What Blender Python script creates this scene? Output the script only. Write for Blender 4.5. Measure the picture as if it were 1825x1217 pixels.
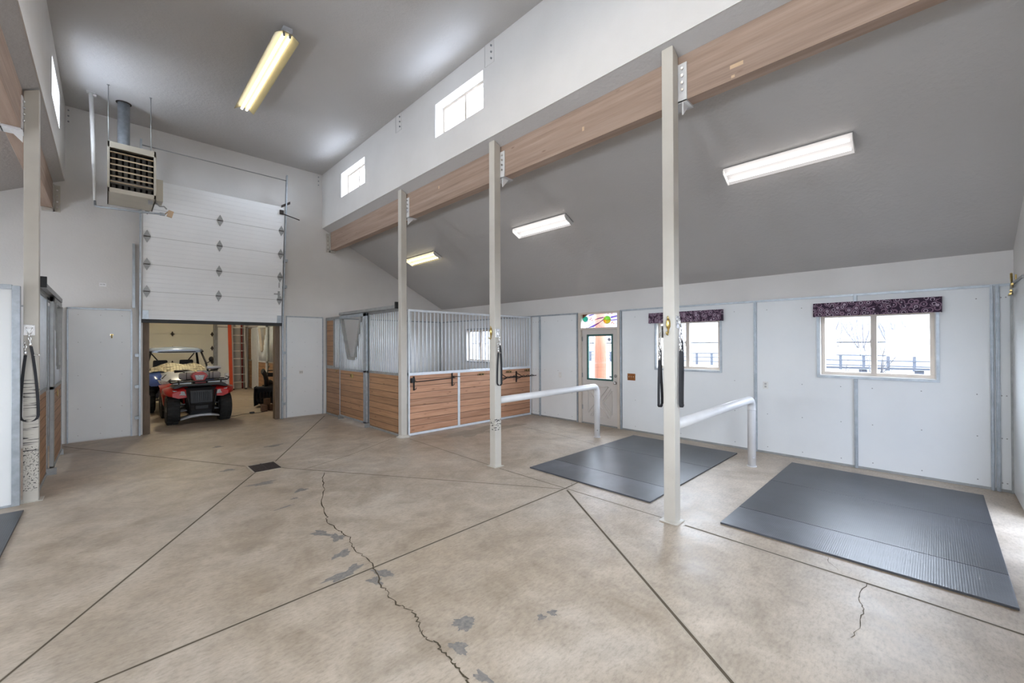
import bpy, bmesh, math, random
from mathutils import Vector, Matrix
random.seed(7)
R = math.radians
scene = bpy.context.scene
for o in list(bpy.data.objects):
    bpy.data.objects.remove(o)
COL = scene.collection

# ------------------------------------------------------------------ camera
TH, PI_, RO = R(44.355), R(0.2909), R(0.1999)
S_, C_ = math.sin(TH), math.cos(TH)
r0 = Vector((C_, -S_, 0)); u0 = Vector((0, 0, 1)); f0 = Vector((S_, C_, 0))
fw = f0 * math.cos(PI_) + u0 * math.sin(PI_)
up_ = u0 * math.cos(PI_) - f0 * math.sin(PI_)
rt = r0 * math.cos(RO) - up_ * math.sin(RO)
up = r0 * math.sin(RO) + up_ * math.cos(RO)
cam_d = bpy.data.cameras.new('camera'); cam = bpy.data.objects.new('camera', cam_d); COL.objects.link(cam)
m = Matrix.Identity(4)
for i in range(3):
    m[i][0] = rt[i]; m[i][1] = up[i]; m[i][2] = -fw[i]
m[2][3] = 1.75
cam.matrix_world = m
cam_d.sensor_width = 36; cam_d.lens = 737.13 / 1825 * 36
cam_d.clip_start = 0.05; cam_d.clip_end = 1000
scene.camera = cam

# ------------------------------------------------------------------ world, exposure
SKY = 8.6
w = bpy.data.worlds.new('daylight'); scene.world = w; w.use_nodes = True
bg = w.node_tree.nodes['Background']; bg.inputs[0].default_value = (0.80, 0.89, 1.0, 1); bg.inputs[1].default_value = SKY
scene.view_settings.view_transform = 'Standard'; scene.view_settings.look = 'None'
scene.view_settings.exposure = 1.62; scene.view_settings.gamma = 1.0
scene.view_settings.use_curve_mapping = False
try:
    scene.cycles.max_bounces = 9; scene.cycles.diffuse_bounces = 6; scene.cycles.glossy_bounces = 3
    scene.cycles.transparent_max_bounces = 12; scene.cycles.sample_clamp_indirect = 6
    scene.cycles.caustics_reflective = False; scene.cycles.caustics_refractive = False
except Exception:
    pass

def portal(name, loc, sx, sy, direction):
    l = bpy.data.lights.new(name, 'AREA'); l.shape = 'RECTANGLE'; l.size = sx; l.size_y = sy
    try: l.cycles.is_portal = True
    except Exception: return
    o = bpy.data.objects.new(name, l); COL.objects.link(o); o.location = loc
    o.rotation_euler = Vector(direction).to_track_quat('-Z', 'Y').to_euler()
# ------------------------------------------------------------------ key dimensions (metres)
YF = 10.8            # wall with the overhead door
YE = -0.64           # wall behind the camera
XR = 7.5             # outer wall on the right
XP = 3.92            # aisle face of the right posts
XW = 3.868           # high wall above the right posts
ZC = 6.02            # ceiling of the tall aisle
SL = 0.512           # pitch of the low ceilings
def mx(x): return 3.365 - x          # left half of the barn mirrors the right
def zs(x): return 2.815 + SL * (7.5 - x)

# ------------------------------------------------------------------ materials
def newmat(name):
    m = bpy.data.materials.new(name); m.use_nodes = True
    nt = m.node_tree; b = nt.nodes['Principled BSDF']
    return m, nt, b
def coords(nt, scale=(1, 1, 1), kind='Object'):
    tc = nt.nodes.new('ShaderNodeTexCoord'); mp = nt.nodes.new('ShaderNodeMapping')
    nt.links.new(tc.outputs[kind], mp.inputs[0]); mp.inputs['Scale'].default_value = scale
    return mp.outputs[0]
def noise(nt, vec, scale, detail=4, rough=.55):
    n = nt.nodes.new('ShaderNodeTexNoise'); n.inputs['Scale'].default_value = scale
    n.inputs['Detail'].default_value = detail; n.inputs['Roughness'].default_value = rough
    nt.links.new(vec, n.inputs['Vector']); return n.outputs['Fac']
def ramp(nt, fac, stops):
    r = nt.nodes.new('ShaderNodeValToRGB'); nt.links.new(fac, r.inputs[0]); e = r.color_ramp.elements
    while len(e) < len(stops): e.new(.5)
    for el, (p, c) in zip(e, stops):
        el.position = p; el.color = tuple(c) + (1,) if len(c) == 3 else c
    return r.outputs[0]
def mixc(nt, fac, a, b, mode='MIX'):
    n = nt.nodes.new('ShaderNodeMix'); n.data_type = 'RGBA'; n.blend_type = mode
    if isinstance(fac, (int, float)): n.inputs[0].default_value = fac
    else: nt.links.new(fac, n.inputs[0])
    for s, v in ((6, a), (7, b)):
        if isinstance(v, (tuple, list)): n.inputs[s].default_value = tuple(v[:3]) + (1,)
        else: nt.links.new(v, n.inputs[s])
    return n.outputs[2]
def mth(nt, op, a, b=None, c=None):
    n = nt.nodes.new('ShaderNodeMath'); n.operation = op
    for i, v in enumerate((a, b, c)):
        if v is None: continue
        if isinstance(v, (int, float)): n.inputs[i].default_value = v
        else: nt.links.new(v, n.inputs[i])
    return n.outputs[0]
def bump(nt, b, h, strength=.2, dist=.01):
    n = nt.nodes.new('ShaderNodeBump'); n.inputs['Strength'].default_value = strength; n.inputs['Distance'].default_value = dist
    nt.links.new(h, n.inputs['Height']); nt.links.new(n.outputs[0], b.inputs['Normal'])
def mat(name, col, rough=.5, metal=0., col2=None, ns=4, bs=0, bst=.15, stretch=(1, 1, 1), spec=.5, trans=0, coat=0):
    m, nt, b = newmat(name)
    b.inputs['Roughness'].default_value = rough; b.inputs['Metallic'].default_value = metal
    b.inputs['Specular IOR Level'].default_value = spec; b.inputs['Coat Weight'].default_value = coat
    v = coords(nt, stretch)
    c2 = col2 if col2 else tuple(x * .9 for x in col)
    nt.links.new(ramp(nt, noise(nt, v, ns), [(.3, c2), (.7, col)]), b.inputs['Base Color'])
    if bs: bump(nt, b, noise(nt, v, bs, 3), bst)
    return m
def emis(name, col, strength, base=(.8, .8, .8)):
    m, nt, b = newmat(name)
    b.inputs['Base Color'].default_value = tuple(base) + (1,)
    b.inputs['Emission Color'].default_value = tuple(col) + (1,); b.inputs['Emission Strength'].default_value = strength
    return m
M = {}
M['wall'] = mat('wall_paint', (.72, .70, .68), .7, col2=(.67, .65, .63), ns=1.3, bs=38, bst=.18)
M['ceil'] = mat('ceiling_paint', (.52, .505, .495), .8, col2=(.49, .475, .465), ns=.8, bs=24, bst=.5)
M['panel'] = mat('white_wall_panel', (.77, .785, .79), .38, col2=(.74, .755, .76), ns=2, bs=0)
M['trimw'] = mat('vinyl_white', (.80, .79, .77), .45)
M['vinyl'] = mat('vinyl_tan', (.60, .53, .46), .45)
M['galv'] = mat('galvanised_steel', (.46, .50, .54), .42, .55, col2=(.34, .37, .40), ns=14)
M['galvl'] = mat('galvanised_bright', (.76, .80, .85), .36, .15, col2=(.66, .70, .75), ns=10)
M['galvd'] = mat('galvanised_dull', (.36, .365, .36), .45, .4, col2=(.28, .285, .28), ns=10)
M['steel'] = mat('bright_steel', (.8, .8, .8), .25, 1.0)
M['dark'] = mat('dark_rubber', (.02, .02, .02), .6)
M['iron'] = mat('black_iron', (.012, .012, .013), .45, .3)
M['brass'] = mat('brass', (.62, .46, .17), .28, 1.0, col2=(.45, .32, .12), ns=30)
M['railp'] = mat('rail_paint', (.74, .74, .75), .32)
M['doorp'] = mat('door_paint', (.56, .52, .485), .5, col2=(.53, .49, .455))
M['jamb'] = mat('brown_jamb', (.17, .115, .075), .6, col2=(.12, .08, .05), ns=6, stretch=(8, 8, 1))
M['green'] = mat('green_gasket', (.03, .10, .085), .5)
M['ohd'] = mat('door_section', (.86, .865, .87), .5, col2=(.82, .825, .83), ns=1.5)
M['ohd2'] = mat('old_door_section', (.62, .60, .52), .5, col2=(.58, .56, .48), ns=1.5)
M['heater'] = mat('heater_enamel', (.46, .42, .345), .5, col2=(.42, .38, .31))
M['louver'] = mat('louver_enamel', (.62, .50, .33), .45)
M['tubes'] = mat('heat_tubes', (.20, .19, .18), .5, .4)
M['pipew'] = mat('white_pipe', (.72, .71, .69), .45)
M['copper'] = mat('copper_plate', (.42, .16, .05), .3, .85, col2=(.2, .08, .03), ns=60)
M['strap'] = mat('black_webbing', (.012, .012, .016), .7, bs=200, bst=.2)
M['reflector'] = mat('reflector_enamel', (.34, .29, .16), .4)
M['grate'] = mat('rusty_iron', (.055, .04, .035), .7, .4, col2=(.03, .022, .02), ns=30)
M['orange'] = mat('orange_paint', (.62, .07, .015), .5)
M['alu'] = mat('ladder_aluminium', (.70, .66, .63), .4, .1)
M['tanlab'] = mat('tan_tag', (.62, .44, .28), .6)
M['black'] = mat('black_plastic', (.016, .016, .018), .5, bs=120, bst=.1)
M['grey_pl'] = mat('grey_plastic', (.25, .26, .28), .5)
M['red'] = mat('red_plastic', (.50, .012, .012), .28, coat=.4)
M['redd'] = mat('dark_red_plastic', (.22, .01, .012), .4)
M['tire'] = mat('tire_rubber', (.016, .016, .016), .8)
M['lens'] = mat('lamp_glass', (.75, .78, .8), .15, .1, col2=(.35, .37, .4), ns=50)
M['roll'] = mat('grey_blanket', (.36, .33, .33), .9, col2=(.30, .275, .275), ns=12, bs=60, bst=.3)
M['silver'] = mat('silver_plastic', (.55, .58, .63), .35, .3)
M['blue'] = mat('blue_plastic', (.035, .09, .33), .3, coat=.4)
M['roofbl'] = mat('grey_blue_roof', (.30, .36, .47), .22, .1, col2=(.25, .30, .40))
M['tarp'] = mat('tan_cover', (.84, .77, .56), .8, col2=(.36, .31, .22), ns=1.7)
M['wood_log'] = mat('log_stain', (.13, .040, .016), .6, col2=(.19, .066, .030), ns=5, stretch=(4, 4, .5))
M['brick'] = mat('brown_blocks', (.14, .075, .045), .8, col2=(.09, .05, .03), ns=20)
M['fence'] = mat('fence_paint', (.022, .027, .038), .8)
M['fence2'] = mat('fence_far', (.022, .024, .03), .9)
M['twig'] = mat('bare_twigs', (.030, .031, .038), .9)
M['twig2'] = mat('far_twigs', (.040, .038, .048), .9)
M['snow'] = mat('winter_field', (.085, .080, .074), .9, col2=(.062, .059, .056), ns=.25)
M['brush'] = mat('brush_hill', (.075, .072, .078), .95, col2=(.045, .043, .05), ns=.12)
M['yellowtube'] = emis('warm_tube', (1, .91, .68), 2.0)
M['filltube'] = emis('warm_fill_tube', (1, .92, .80), 7)
M['rearfill'] = emis('rear_bay_fill_tube', (1, .90, .70), 48)
M['tubewhite'] = emis('wrap_tube', (1, .95, .92), 3.2)
M['wrap'] = emis('wrap_lens', (1, .95, .925), 2.6)
M['wrapy'] = emis('wrap_lens_old', (1, .87, .52), 1.3, (.8, .7, .4))
M['tubey'] = emis('wrap_tube_old', (1, .90, .64), 5.0)
M['whitepl'] = mat('white_plate', (.74, .73, .70), .4)
M['housing'] = mat('lamp_housing', (.36, .35, .35), .5)
M['signw'] = mat('sign_white', (.88, .87, .88), .35)
M['slot'] = mat('slot_grey', (.42, .41, .40), .5)
M['ink'] = mat('grey_print', (.22, .21, .21), .7)
M['sticker'] = mat('round_sticker', (.28, .27, .33), .6, col2=(.55, .55, .62), ns=80)
M['crack'] = mat('crack_dirt', (.075, .058, .035), .9)
M['joint'] = mat('joint_groove', (.105, .080, .052), .9, col2=(.07, .054, .034), ns=8)
M['jointl'] = mat('joint_lip', (.40, .345, .275), .6)
M['roofm'] = mat('bounce_roof', (.80, .82, .86), .5)
M['mortar'] = mat('mortar', (.56, .52, .46), .85, ns=20, bs=60, bst=.4)
M['stain'] = mat('grey_patch', (.15, .145, .14), .55, col2=(.27, .245, .22), ns=38)
M['stainb'] = mat('damp_patch', (.25, .215, .165), .5, col2=(.34, .30, .24), ns=4)
M['lead'] = mat('lead_came', (.12, .09, .11), .6)

def glass(name, col=(.97, .98, 1), gloss=.06):
    m, nt, b = newmat(name); nt.nodes.remove(b); out = nt.nodes['Material Output']
    t = nt.nodes.new('ShaderNodeBsdfTransparent'); t.inputs[0].default_value = tuple(col) + (1,)
    g = nt.nodes.new('ShaderNodeBsdfGlossy'); g.inputs['Roughness'].default_value = .03
    mx_ = nt.nodes.new('ShaderNodeMixShader'); mx_.inputs[0].default_value = gloss
    nt.links.new(t.outputs[0], mx_.inputs[1]); nt.links.new(g.outputs[0], mx_.inputs[2])
    nt.links.new(mx_.outputs[0], out.inputs[0]); return m
M['glass'] = glass('window_glass')
M['gl_white'] = glass('stained_white', (.85, .83, .85))
M['gl_dim'] = glass('dimming_glass', (.50, .51, .54))
M['gl_purple'] = glass('stained_purple', (.42, .33, .70))
M['gl_green'] = glass('stained_green', (.42, .72, .20))
M['gl_teal'] = glass('stained_teal', (.14, .62, .48))
M['gl_gold'] = glass('stained_gold', (.70, .62, .14))
M['gl_brown'] = glass('stained_brown', (.25, .13, .06))
M['gl_peach'] = glass('stained_peach', (.85, .60, .48))

def concrete():
    m, nt, b = newmat('concrete'); v = coords(nt)
    big = noise(nt, v, .55, 5, .6); mid = noise(nt, v, 3.2, 6, .65); fine = noise(nt, coords(nt, (1, 2.2, 1)), 22, 5, .7)
    c = ramp(nt, big, [(.30, (.365, .295, .222)), (.52, (.445, .378, .306)), (.72, (.495, .445, .385))])
    cloud = nt.nodes.new('ShaderNodeTexNoise'); cloud.inputs['Scale'].default_value = 1.7; cloud.inputs['Detail'].default_value = 7; cloud.inputs['Roughness'].default_value = .62; cloud.inputs['Distortion'].default_value = 1.6; nt.links.new(v, cloud.inputs['Vector'])
    c = mixc(nt, .8, c, ramp(nt, cloud.outputs['Fac'], [(.34, (.80, .77, .73)), (.5, (.98, .97, .96)), (.64, (1.13, 1.13, 1.13))]), 'MULTIPLY')
    c = mixc(nt, .75, c, ramp(nt, mid, [(.28, (.66, .63, .60)), (.5, (.97, .96, .95)), (.72, (1.16, 1.16, 1.16))]), 'MULTIPLY')
    c = mixc(nt, .8, c, ramp(nt, fine, [(.32, (.74, .73, .71)), (.5, (1, 1, 1)), (.70, (1.15, 1.15, 1.14))]), 'MULTIPLY')
    sp = noise(nt, v, 48, 2, .5)
    c = mixc(nt, ramp(nt, sp, [(.70, (0, 0, 0)), (.76, (.45, .45, .45))]), c, (.20, .17, .13))
    nt.links.new(c, b.inputs['Base Color'])
    nt.links.new(ramp(nt, mid, [(.3, (.36, .36, .36)), (.7, (.52, .52, .52))]), b.inputs['Roughness'])
    b.inputs['Specular IOR Level'].default_value = .5
    bump(nt, b, mixc(nt, .5, mid, fine), .10, .006)
    return m
M['concrete'] = concrete()
def rubber(name, k):
    m, nt, b = newmat(name); v = coords(nt)
    n = noise(nt, v, 2.0, 5, .6)
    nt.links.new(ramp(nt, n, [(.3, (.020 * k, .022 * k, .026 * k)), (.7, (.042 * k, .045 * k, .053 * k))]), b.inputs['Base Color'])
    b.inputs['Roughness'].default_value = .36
    w1 = nt.nodes.new('ShaderNodeTexWave'); w1.bands_direction = 'X'; w1.inputs['Scale'].default_value = 22
    w2 = nt.nodes.new('ShaderNodeTexWave'); w2.bands_direction = 'Y'; w2.inputs['Scale'].default_value = 22
    for q in (w1, w2): nt.links.new(v, q.inputs[0])
    h = mth(nt, 'MULTIPLY', w1.outputs['Fac'], w2.outputs['Fac'])
    h = mth(nt, 'ADD', h, mth(nt, 'MULTIPLY', noise(nt, v, 9, 4), .8))
    bump(nt, b, h, .12, .006); return m
M['mat'] = rubber('rubber_mat', 1.0); M['matglare'] = rubber('rubber_mat_glare', 2.3)  # the lighter rubber has the front strip's glare put into its colour
def boards(name, axis, c_lo, c_hi, pitch=.127, z0=.05):
    """tongue-and-groove boards: grain runs along the axis, each board its own tone, a dark groove between"""
    m, nt, b = newmat(name)
    tc = nt.nodes.new('ShaderNodeTexCoord'); sx = nt.nodes.new('ShaderNodeSeparateXYZ')
    nt.links.new(tc.outputs['Object'], sx.inputs[0]); z = sx.outputs['Z']
    q = mth(nt, 'DIVIDE', mth(nt, 'SUBTRACT', z, z0), pitch)
    idx = mth(nt, 'FLOOR', q); fr = mth(nt, 'FRACT', q)
    wn = nt.nodes.new('ShaderNodeTexWhiteNoise'); wn.noise_dimensions = '1D'; nt.links.new(idx, wn.inputs['W'])
    st = (1.2, 18, 26) if axis == 'X' else (18, 1.2, 26)
    cb = nt.nodes.new('ShaderNodeVectorMath'); cb.operation = 'ADD'
    mp = coords(nt, st); nt.links.new(mp, cb.inputs[0])
    cx = nt.nodes.new('ShaderNodeCombineXYZ')
    for i in range(3): nt.links.new(mth(nt, 'MULTIPLY', wn.outputs['Value'], 40), cx.inputs[i])
    nt.links.new(cx.outputs[0], cb.inputs[1])
    g = noise(nt, cb.outputs[0], 1.6, 5, .6)
    col = ramp(nt, g, [(.3, c_lo), (.68, c_hi)])
    tone = ramp(nt, wn.outputs['Value'], [(0, (.86, .84, .82)), (1, (1.10, 1.08, 1.06))])
    col = mixc(nt, 1.0, col, tone, 'MULTIPLY')
    vo = nt.nodes.new('ShaderNodeTexVoronoi'); vo.inputs['Scale'].default_value = 1
    kv = coords(nt, (3.0, 3, 9) if axis == 'X' else (3, 3.0, 9)); nt.links.new(kv, vo.inputs['Vector'])
    knot = ramp(nt, vo.outputs['Distance'], [(.05, (1, 1, 1)), (.16, (0, 0, 0))])
    col = mixc(nt, mth(nt, 'MULTIPLY', knot, .65), col, tuple(x * .45 for x in c_lo))
    gr = ramp(nt, fr, [(0, (1, 1, 1)), (.05, (.9, .9, .9)), (.06, (0, 0, 0)), (.97, (0, 0, 0)), (1, (1, 1, 1))])
    col = mixc(nt, gr, col, tuple(x * .22 for x in c_lo))
    nt.links.new(col, b.inputs['Base Color']); b.inputs['Roughness'].default_value = .55
    bump(nt, b, mth(nt, 'SUBTRACT', mth(nt, 'MULTIPLY', g, .3), gr), .5, .006)
    return m
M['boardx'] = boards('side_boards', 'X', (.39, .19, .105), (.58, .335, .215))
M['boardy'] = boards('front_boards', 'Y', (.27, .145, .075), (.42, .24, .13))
def glulam():
    m, nt, b = newmat('glulam'); v = coords(nt, (6, .35, 9)); g = noise(nt, v, 2.2, 6, .65)
    c = ramp(nt, g, [(.28, (.26, .18, .135)), (.5, (.345, .245, .19)), (.75, (.42, .315, .25))])
    tc = nt.nodes.new('ShaderNodeTexCoord'); sx = nt.nodes.new('ShaderNodeSeparateXYZ'); nt.links.new(tc.outputs['Object'], sx.inputs[0])
    q = mth(nt, 'DIVIDE', sx.outputs['Z'], .038); fr = mth(nt, 'FRACT', q)
    wn = nt.nodes.new('ShaderNodeTexWhiteNoise'); wn.noise_dimensions = '1D'; nt.links.new(mth(nt, 'FLOOR', q), wn.inputs['W'])
    c = mixc(nt, 1.0, c, ramp(nt, wn.outputs['Value'], [(0, (.92, .91, .90)), (1, (1.06, 1.05, 1.04))]), 'MULTIPLY')
    vo = nt.nodes.new('ShaderNodeTexVoronoi'); vo.inputs['Scale'].default_value = 1; nt.links.new(coords(nt, (1, 2.2, 7)), vo.inputs['Vector'])
    c = mixc(nt, ramp(nt, vo.outputs['Distance'], [(.03, (.6, .6, .6)), (.10, (0, 0, 0))]), c, (.15, .08, .05))
    nt.links.new(c, b.inputs['Base Color']); b.inputs['Roughness'].default_value = .6
    bump(nt, b, g, .1, .004); return m
M['glulam'] = glulam()
def postpaint(name, scuff):
    """cream paint; scuff = list of (z low, z high, kind) where the paint is scratched"""
    m, nt, b = newmat(name)
    tc = nt.nodes.new('ShaderNodeTexCoord'); sx = nt.nodes.new('ShaderNodeSeparateXYZ'); nt.links.new(tc.outputs['Object'], sx.inputs[0])
    col = ramp(nt, noise(nt, coords(nt), 3), [(.3, (.50, .47, .42)), (.7, (.56, .53, .475))])
    for (a, z1, st, sc, th) in scuff:
        zm = mth(nt, 'MULTIPLY', mth(nt, 'GREATER_THAN', sx.outputs['Z'], a), mth(nt, 'LESS_THAN', sx.outputs['Z'], z1))
        n = noise(nt, coords(nt, st), sc, 3, .6)
        mk = ramp(nt, n, [(th, (0, 0, 0)), (th + .03, (1, 1, 1))])
        col = mixc(nt, mth(nt, 'MULTIPLY', zm, mk), col, (.035, .03, .03))
    nt.links.new(col, b.inputs['Base Color']); b.inputs['Roughness'].default_value = .42
    return m
M['post'] = postpaint('post_paint', [(.05, .9, (1, 1, 1), 60, .72)])
M['post_left'] = postpaint('post_paint_chewed', [(.12, .62, (1, 1, .8), 70, .56), (.55, 1.38, (.25, .25, 5), 11, .57)])
M['post_mid'] = postpaint('post_paint_scraped', [(.52, .68, (1, 1, 2.2), 26, .55), (.05, 1.1, (1, 1, 1), 60, .74)])
def paisley():
    m, nt, b = newmat('valance_cloth'); v = coords(nt)
    vo = nt.nodes.new('ShaderNodeTexVoronoi'); vo.inputs['Scale'].default_value = 15; vo.inputs['Randomness'].default_value = .7
    nt.links.new(coords(nt, (.02, 1, 1)), vo.inputs['Vector'])
    d = vo.outputs['Distance']
    k = (.42, .34, .40); z = (0, 0, 0); d1 = (.20, .13, .17)
    ring = ramp(nt, d, [(.0, d1), (.10, z), (.20, z), (.26, k), (.33, k), (.38, z), (.46, z), (.50, d1), (.60, d1), (.64, z)])
    cut = ramp(nt, noise(nt, v, 16, 2), [(.36, (0, 0, 0)), (.44, (1, 1, 1))])
    ring = mixc(nt, 1.0, ring, cut, 'MULTIPLY')
    c = mixc(nt, 1.0, (.036, .018, .038), ring, 'ADD')
    nt.links.new(c, b.inputs['Base Color']); b.inputs['Roughness'].default_value = .9
    bump(nt, b, noise(nt, v, 150, 2), .2); return m
M['valance'] = paisley()

# ------------------------------------------------------------------ mesh helpers
def wloc(o):
    v = Vector((0, 0, 0))
    while o is not None:
        v += Vector(o.location); o = o.parent
    return v
class MB:
    def __init__(s): s.bm = bmesh.new(); s.T = Matrix.Identity(4)
    def face(s, pts, mi=0):
        vs = [s.bm.verts.new(s.T @ Vector(p)) for p in pts]
        f = s.bm.faces.new(vs); f.material_index = mi; return f
    def hexa(s, p, mi=0):   # 8 points: bottom ring then top ring
        vs = [s.bm.verts.new(s.T @ Vector(q)) for q in p]
        for ix in ((3, 2, 1, 0), (4, 5, 6, 7), (0, 1, 5, 4), (1, 2, 6, 5), (2, 3, 7, 6), (3, 0, 4, 7)):
            f = s.bm.faces.new([vs[i] for i in ix]); f.material_index = mi
        return s
    def box(s, x0, y0, z0, x1, y1, z1, mi=0):
        x0, x1 = sorted((x0, x1)); y0, y1 = sorted((y0, y1)); z0, z1 = sorted((z0, z1))
        return s.hexa([(x0, y0, z0), (x1, y0, z0), (x1, y1, z0), (x0, y1, z0), (x0, y0, z1), (x1, y0, z1), (x1, y1, z1), (x0, y1, z1)], mi)
    def prism(s, poly, axis, a, b, mi=0):
        """poly: 2-D outline in the two other axes, extruded along axis from a to b"""
        def P(u, v, t): return {'X': (t, u, v), 'Y': (u, t, v), 'Z': (u, v, t)}[axis]
        A = [s.bm.verts.new(s.T @ Vector(P(u, v, a))) for u, v in poly]; B = [s.bm.verts.new(s.T @ Vector(P(u, v, b))) for u, v in poly]
        n = len(poly); fs = [s.bm.faces.new(A[::-1]), s.bm.faces.new(B)]
        for i in range(n): fs.append(s.bm.faces.new([A[i], A[(i + 1) % n], B[(i + 1) % n], B[i]]))
        for f in fs: f.material_index = mi
        return s
    def path(s, pts, r, seg=10, mi=0, closed=False, flat=None):
        """swept tube; r number or list; flat=(half width, half thickness, width direction) sweeps a strap"""
        pts = [Vector(p) for p in pts]; n = len(pts); rings = []
        prev = None
        for i, p in enumerate(pts):
            a = pts[i - 1] if (i or closed) else pts[i]; b = pts[(i + 1) % n] if (i < n - 1 or closed) else pts[i]
            t = (b - a).normalized()
            if flat:
                u = Vector(flat[2]).normalized(); v = t.cross(u).normalized()
                off = [u * flat[0] + v * flat[1], -u * flat[0] + v * flat[1], -u * flat[0] - v * flat[1], u * flat[0] - v * flat[1]]
            else:
                if prev is None:
                    u = t.orthogonal().normalized()
                else:
                    u = (prev - t * prev.dot(t)).normalized()
                prev = u; v = t.cross(u); rr = r[i] if isinstance(r, (list, tuple)) else r
                off = [(u * math.cos(2 * math.pi * k / seg) + v * math.sin(2 * math.pi * k / seg)) * rr for k in range(seg)]
            rings.append([s.bm.verts.new(s.T @ (p + o)) for o in off])
        k = len(rings[0])
        for i in range(n if closed else n - 1):
            A = rings[i]; B = rings[(i + 1) % n]
            for j in range(k):
                f = s.bm.faces.new([A[j], A[(j + 1) % k], B[(j + 1) % k], B[j]]); f.material_index = mi; f.smooth = not flat
        if not closed:
            for ring, rev in ((rings[0], True), (rings[-1], False)):
                f = s.bm.faces.new(ring[::-1] if rev else ring); f.material_index = mi
        return s
    def tube(s, a, b, r, seg=12, mi=0): return s.path([a, b], r, seg, mi)
    def lathe(s, prof, c, axis='Z', seg=20, mi=0):
        """prof: (radius, offset along axis) list, closed with caps"""
        c = Vector(c); ax = {'X': 0, 'Y': 1, 'Z': 2}[axis]; rings = []
        for rad, t in prof:
            ring = []
            for k in range(seg):
                a = 2 * math.pi * k / seg; q = [0, 0, 0]; q[ax] = t; q[(ax + 1) % 3] = rad * math.cos(a); q[(ax + 2) % 3] = rad * math.sin(a)
                ring.append(s.bm.verts.new(s.T @ (c + Vector(q))))
            rings.append(ring)
        for A, B in zip(rings, rings[1:]):
            for j in range(seg):
                f = s.bm.faces.new([A[j], A[(j + 1) % seg], B[(j + 1) % seg], B[j]]); f.material_index = mi; f.smooth = True
        for ring, rev in ((rings[0], True), (rings[-1], False)):
            f = s.bm.faces.new(ring[::-1] if rev else ring); f.material_index = mi
        return s
    def ball(s, c, r, sc=(1, 1, 1), mi=0, seg=14):
        g = bmesh.ops.create_uvsphere(s.bm, u_segments=seg, v_segments=seg // 2 + 1, radius=r)
        bmesh.ops.transform(s.bm, matrix=s.T @ Matrix.Translation(c) @ Matrix.Diagonal(tuple(sc) + (1,)), verts=g['verts'])
        for v in g['verts']:
            for f in v.link_faces: f.material_index = mi; f.smooth = True
        return s
    def loft(s, rings, mi=0, smooth=True, caps=True):
        vr = [[s.bm.verts.new(s.T @ Vector(p)) for p in r] for r in rings]; k = len(vr[0])
        for A, B in zip(vr, vr[1:]):
            for j in range(k):
                f = s.bm.faces.new([A[j], A[(j + 1) % k], B[(j + 1) % k], B[j]]); f.material_index = mi; f.smooth = smooth
        if caps:
            for r, rev in ((vr[0], True), (vr[-1], False)):
                f = s.bm.faces.new(r[::-1] if rev else r); f.material_index = mi
        return s
    def build(s, name, mats, parent=None, bevel=0, fix=True):
        if not isinstance(mats, (list, tuple)): mats = [mats]
        if fix: bmesh.ops.recalc_face_normals(s.bm, faces=s.bm.faces[:])
        off = wloc(parent) if parent else Vector((0, 0, 0))
        if off.length: bmesh.ops.translate(s.bm, vec=-off, verts=s.bm.verts[:])
        me = bpy.data.meshes.new(name); s.bm.to_mesh(me); s.bm.free()
        for q in mats: me.materials.append(M[q] if isinstance(q, str) else q)
        o = bpy.data.objects.new(name, me); COL.objects.link(o)
        if parent: o.parent = parent
        if bevel:
            b = o.modifiers.new('bevel', 'BEVEL'); b.width = bevel; b.segments = 2; b.limit_method = 'ANGLE'; b.angle_limit = R(40)
        return o
def tag(o, label=None, cat=None, group=None, kind=None):
    if label: o['label'] = label
    if cat: o['category'] = cat
    if group: o['group'] = group
    if kind: o['kind'] = kind
    return o
def thing(name, label, cat, loc=(0, 0, 0), group=None, kind=None):
    o = bpy.data.objects.new(name, None); COL.objects.link(o); o.location = loc; o.empty_display_size = .1
    return tag(o, label, cat, group, kind)
def part(name, mb, m, parent, label=None, bevel=0):
    o = mb.build(name, m, parent, bevel)
    if label: o['label'] = label
    return o
def dup(root, loc, label=None, rotz=None):
    bpy.context.view_layer.update()
    r = root.copy(); COL.objects.link(r); r.location = loc
    if rotz is not None: r.rotation_euler = (0, 0, rotz)
    if label: r['label'] = label
    def rec(src, dst):
        for ch in [c for c in bpy.data.objects if c.parent == src]:
            c = ch.copy(); COL.objects.link(c); c.parent = dst; rec(ch, c)
    rec(root, r); return r
def struct(name, mb, m, label, cat, bevel=0): return tag(mb.build(name, m, None, bevel), label, cat, kind='structure')
def holes_wall(mb, axis, a, b, u0, u1, z0, z1, holes, mi=0):
    """slab between a and b on the axis, spanning u and z, with rectangular holes (u0,u1,z0,z1)"""
    us = sorted({u0, u1, *[h[0] for h in holes], *[h[1] for h in holes]}); zz = sorted({z0, z1, *[h[2] for h in holes], *[h[3] for h in holes]})
    for i in range(len(us) - 1):
        run = None
        for j in range(len(zz) - 1):
            cu, cz = (us[i] + us[i + 1]) / 2, (zz[j] + zz[j + 1]) / 2
            solid = not any(h[0] < cu < h[1] and h[2] < cz < h[3] for h in holes)
            if solid and run is None: run = zz[j]
            if (not solid or j == len(zz) - 2) and run is not None:
                top = zz[j + 1] if solid else zz[j]
                if axis == 'X': mb.box(a, us[i], run, b, us[i + 1], top, mi)
                else: mb.box(us[i], a, run, us[i + 1], b, top, mi)
                run = None
    return mb

# ================================================================== THE SHELL
XLW = mx(XR); YB = 19.45
WIN = {'W3': (2.57, 3.72, 1.27, 2.17), 'W4': (-0.01, 1.19, 1.27, 2.17), 'WS': (8.40, 9.56, 1.25, 2.15)}
DOOR = (4.53, 5.51, -0.01, 2.42)
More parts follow.
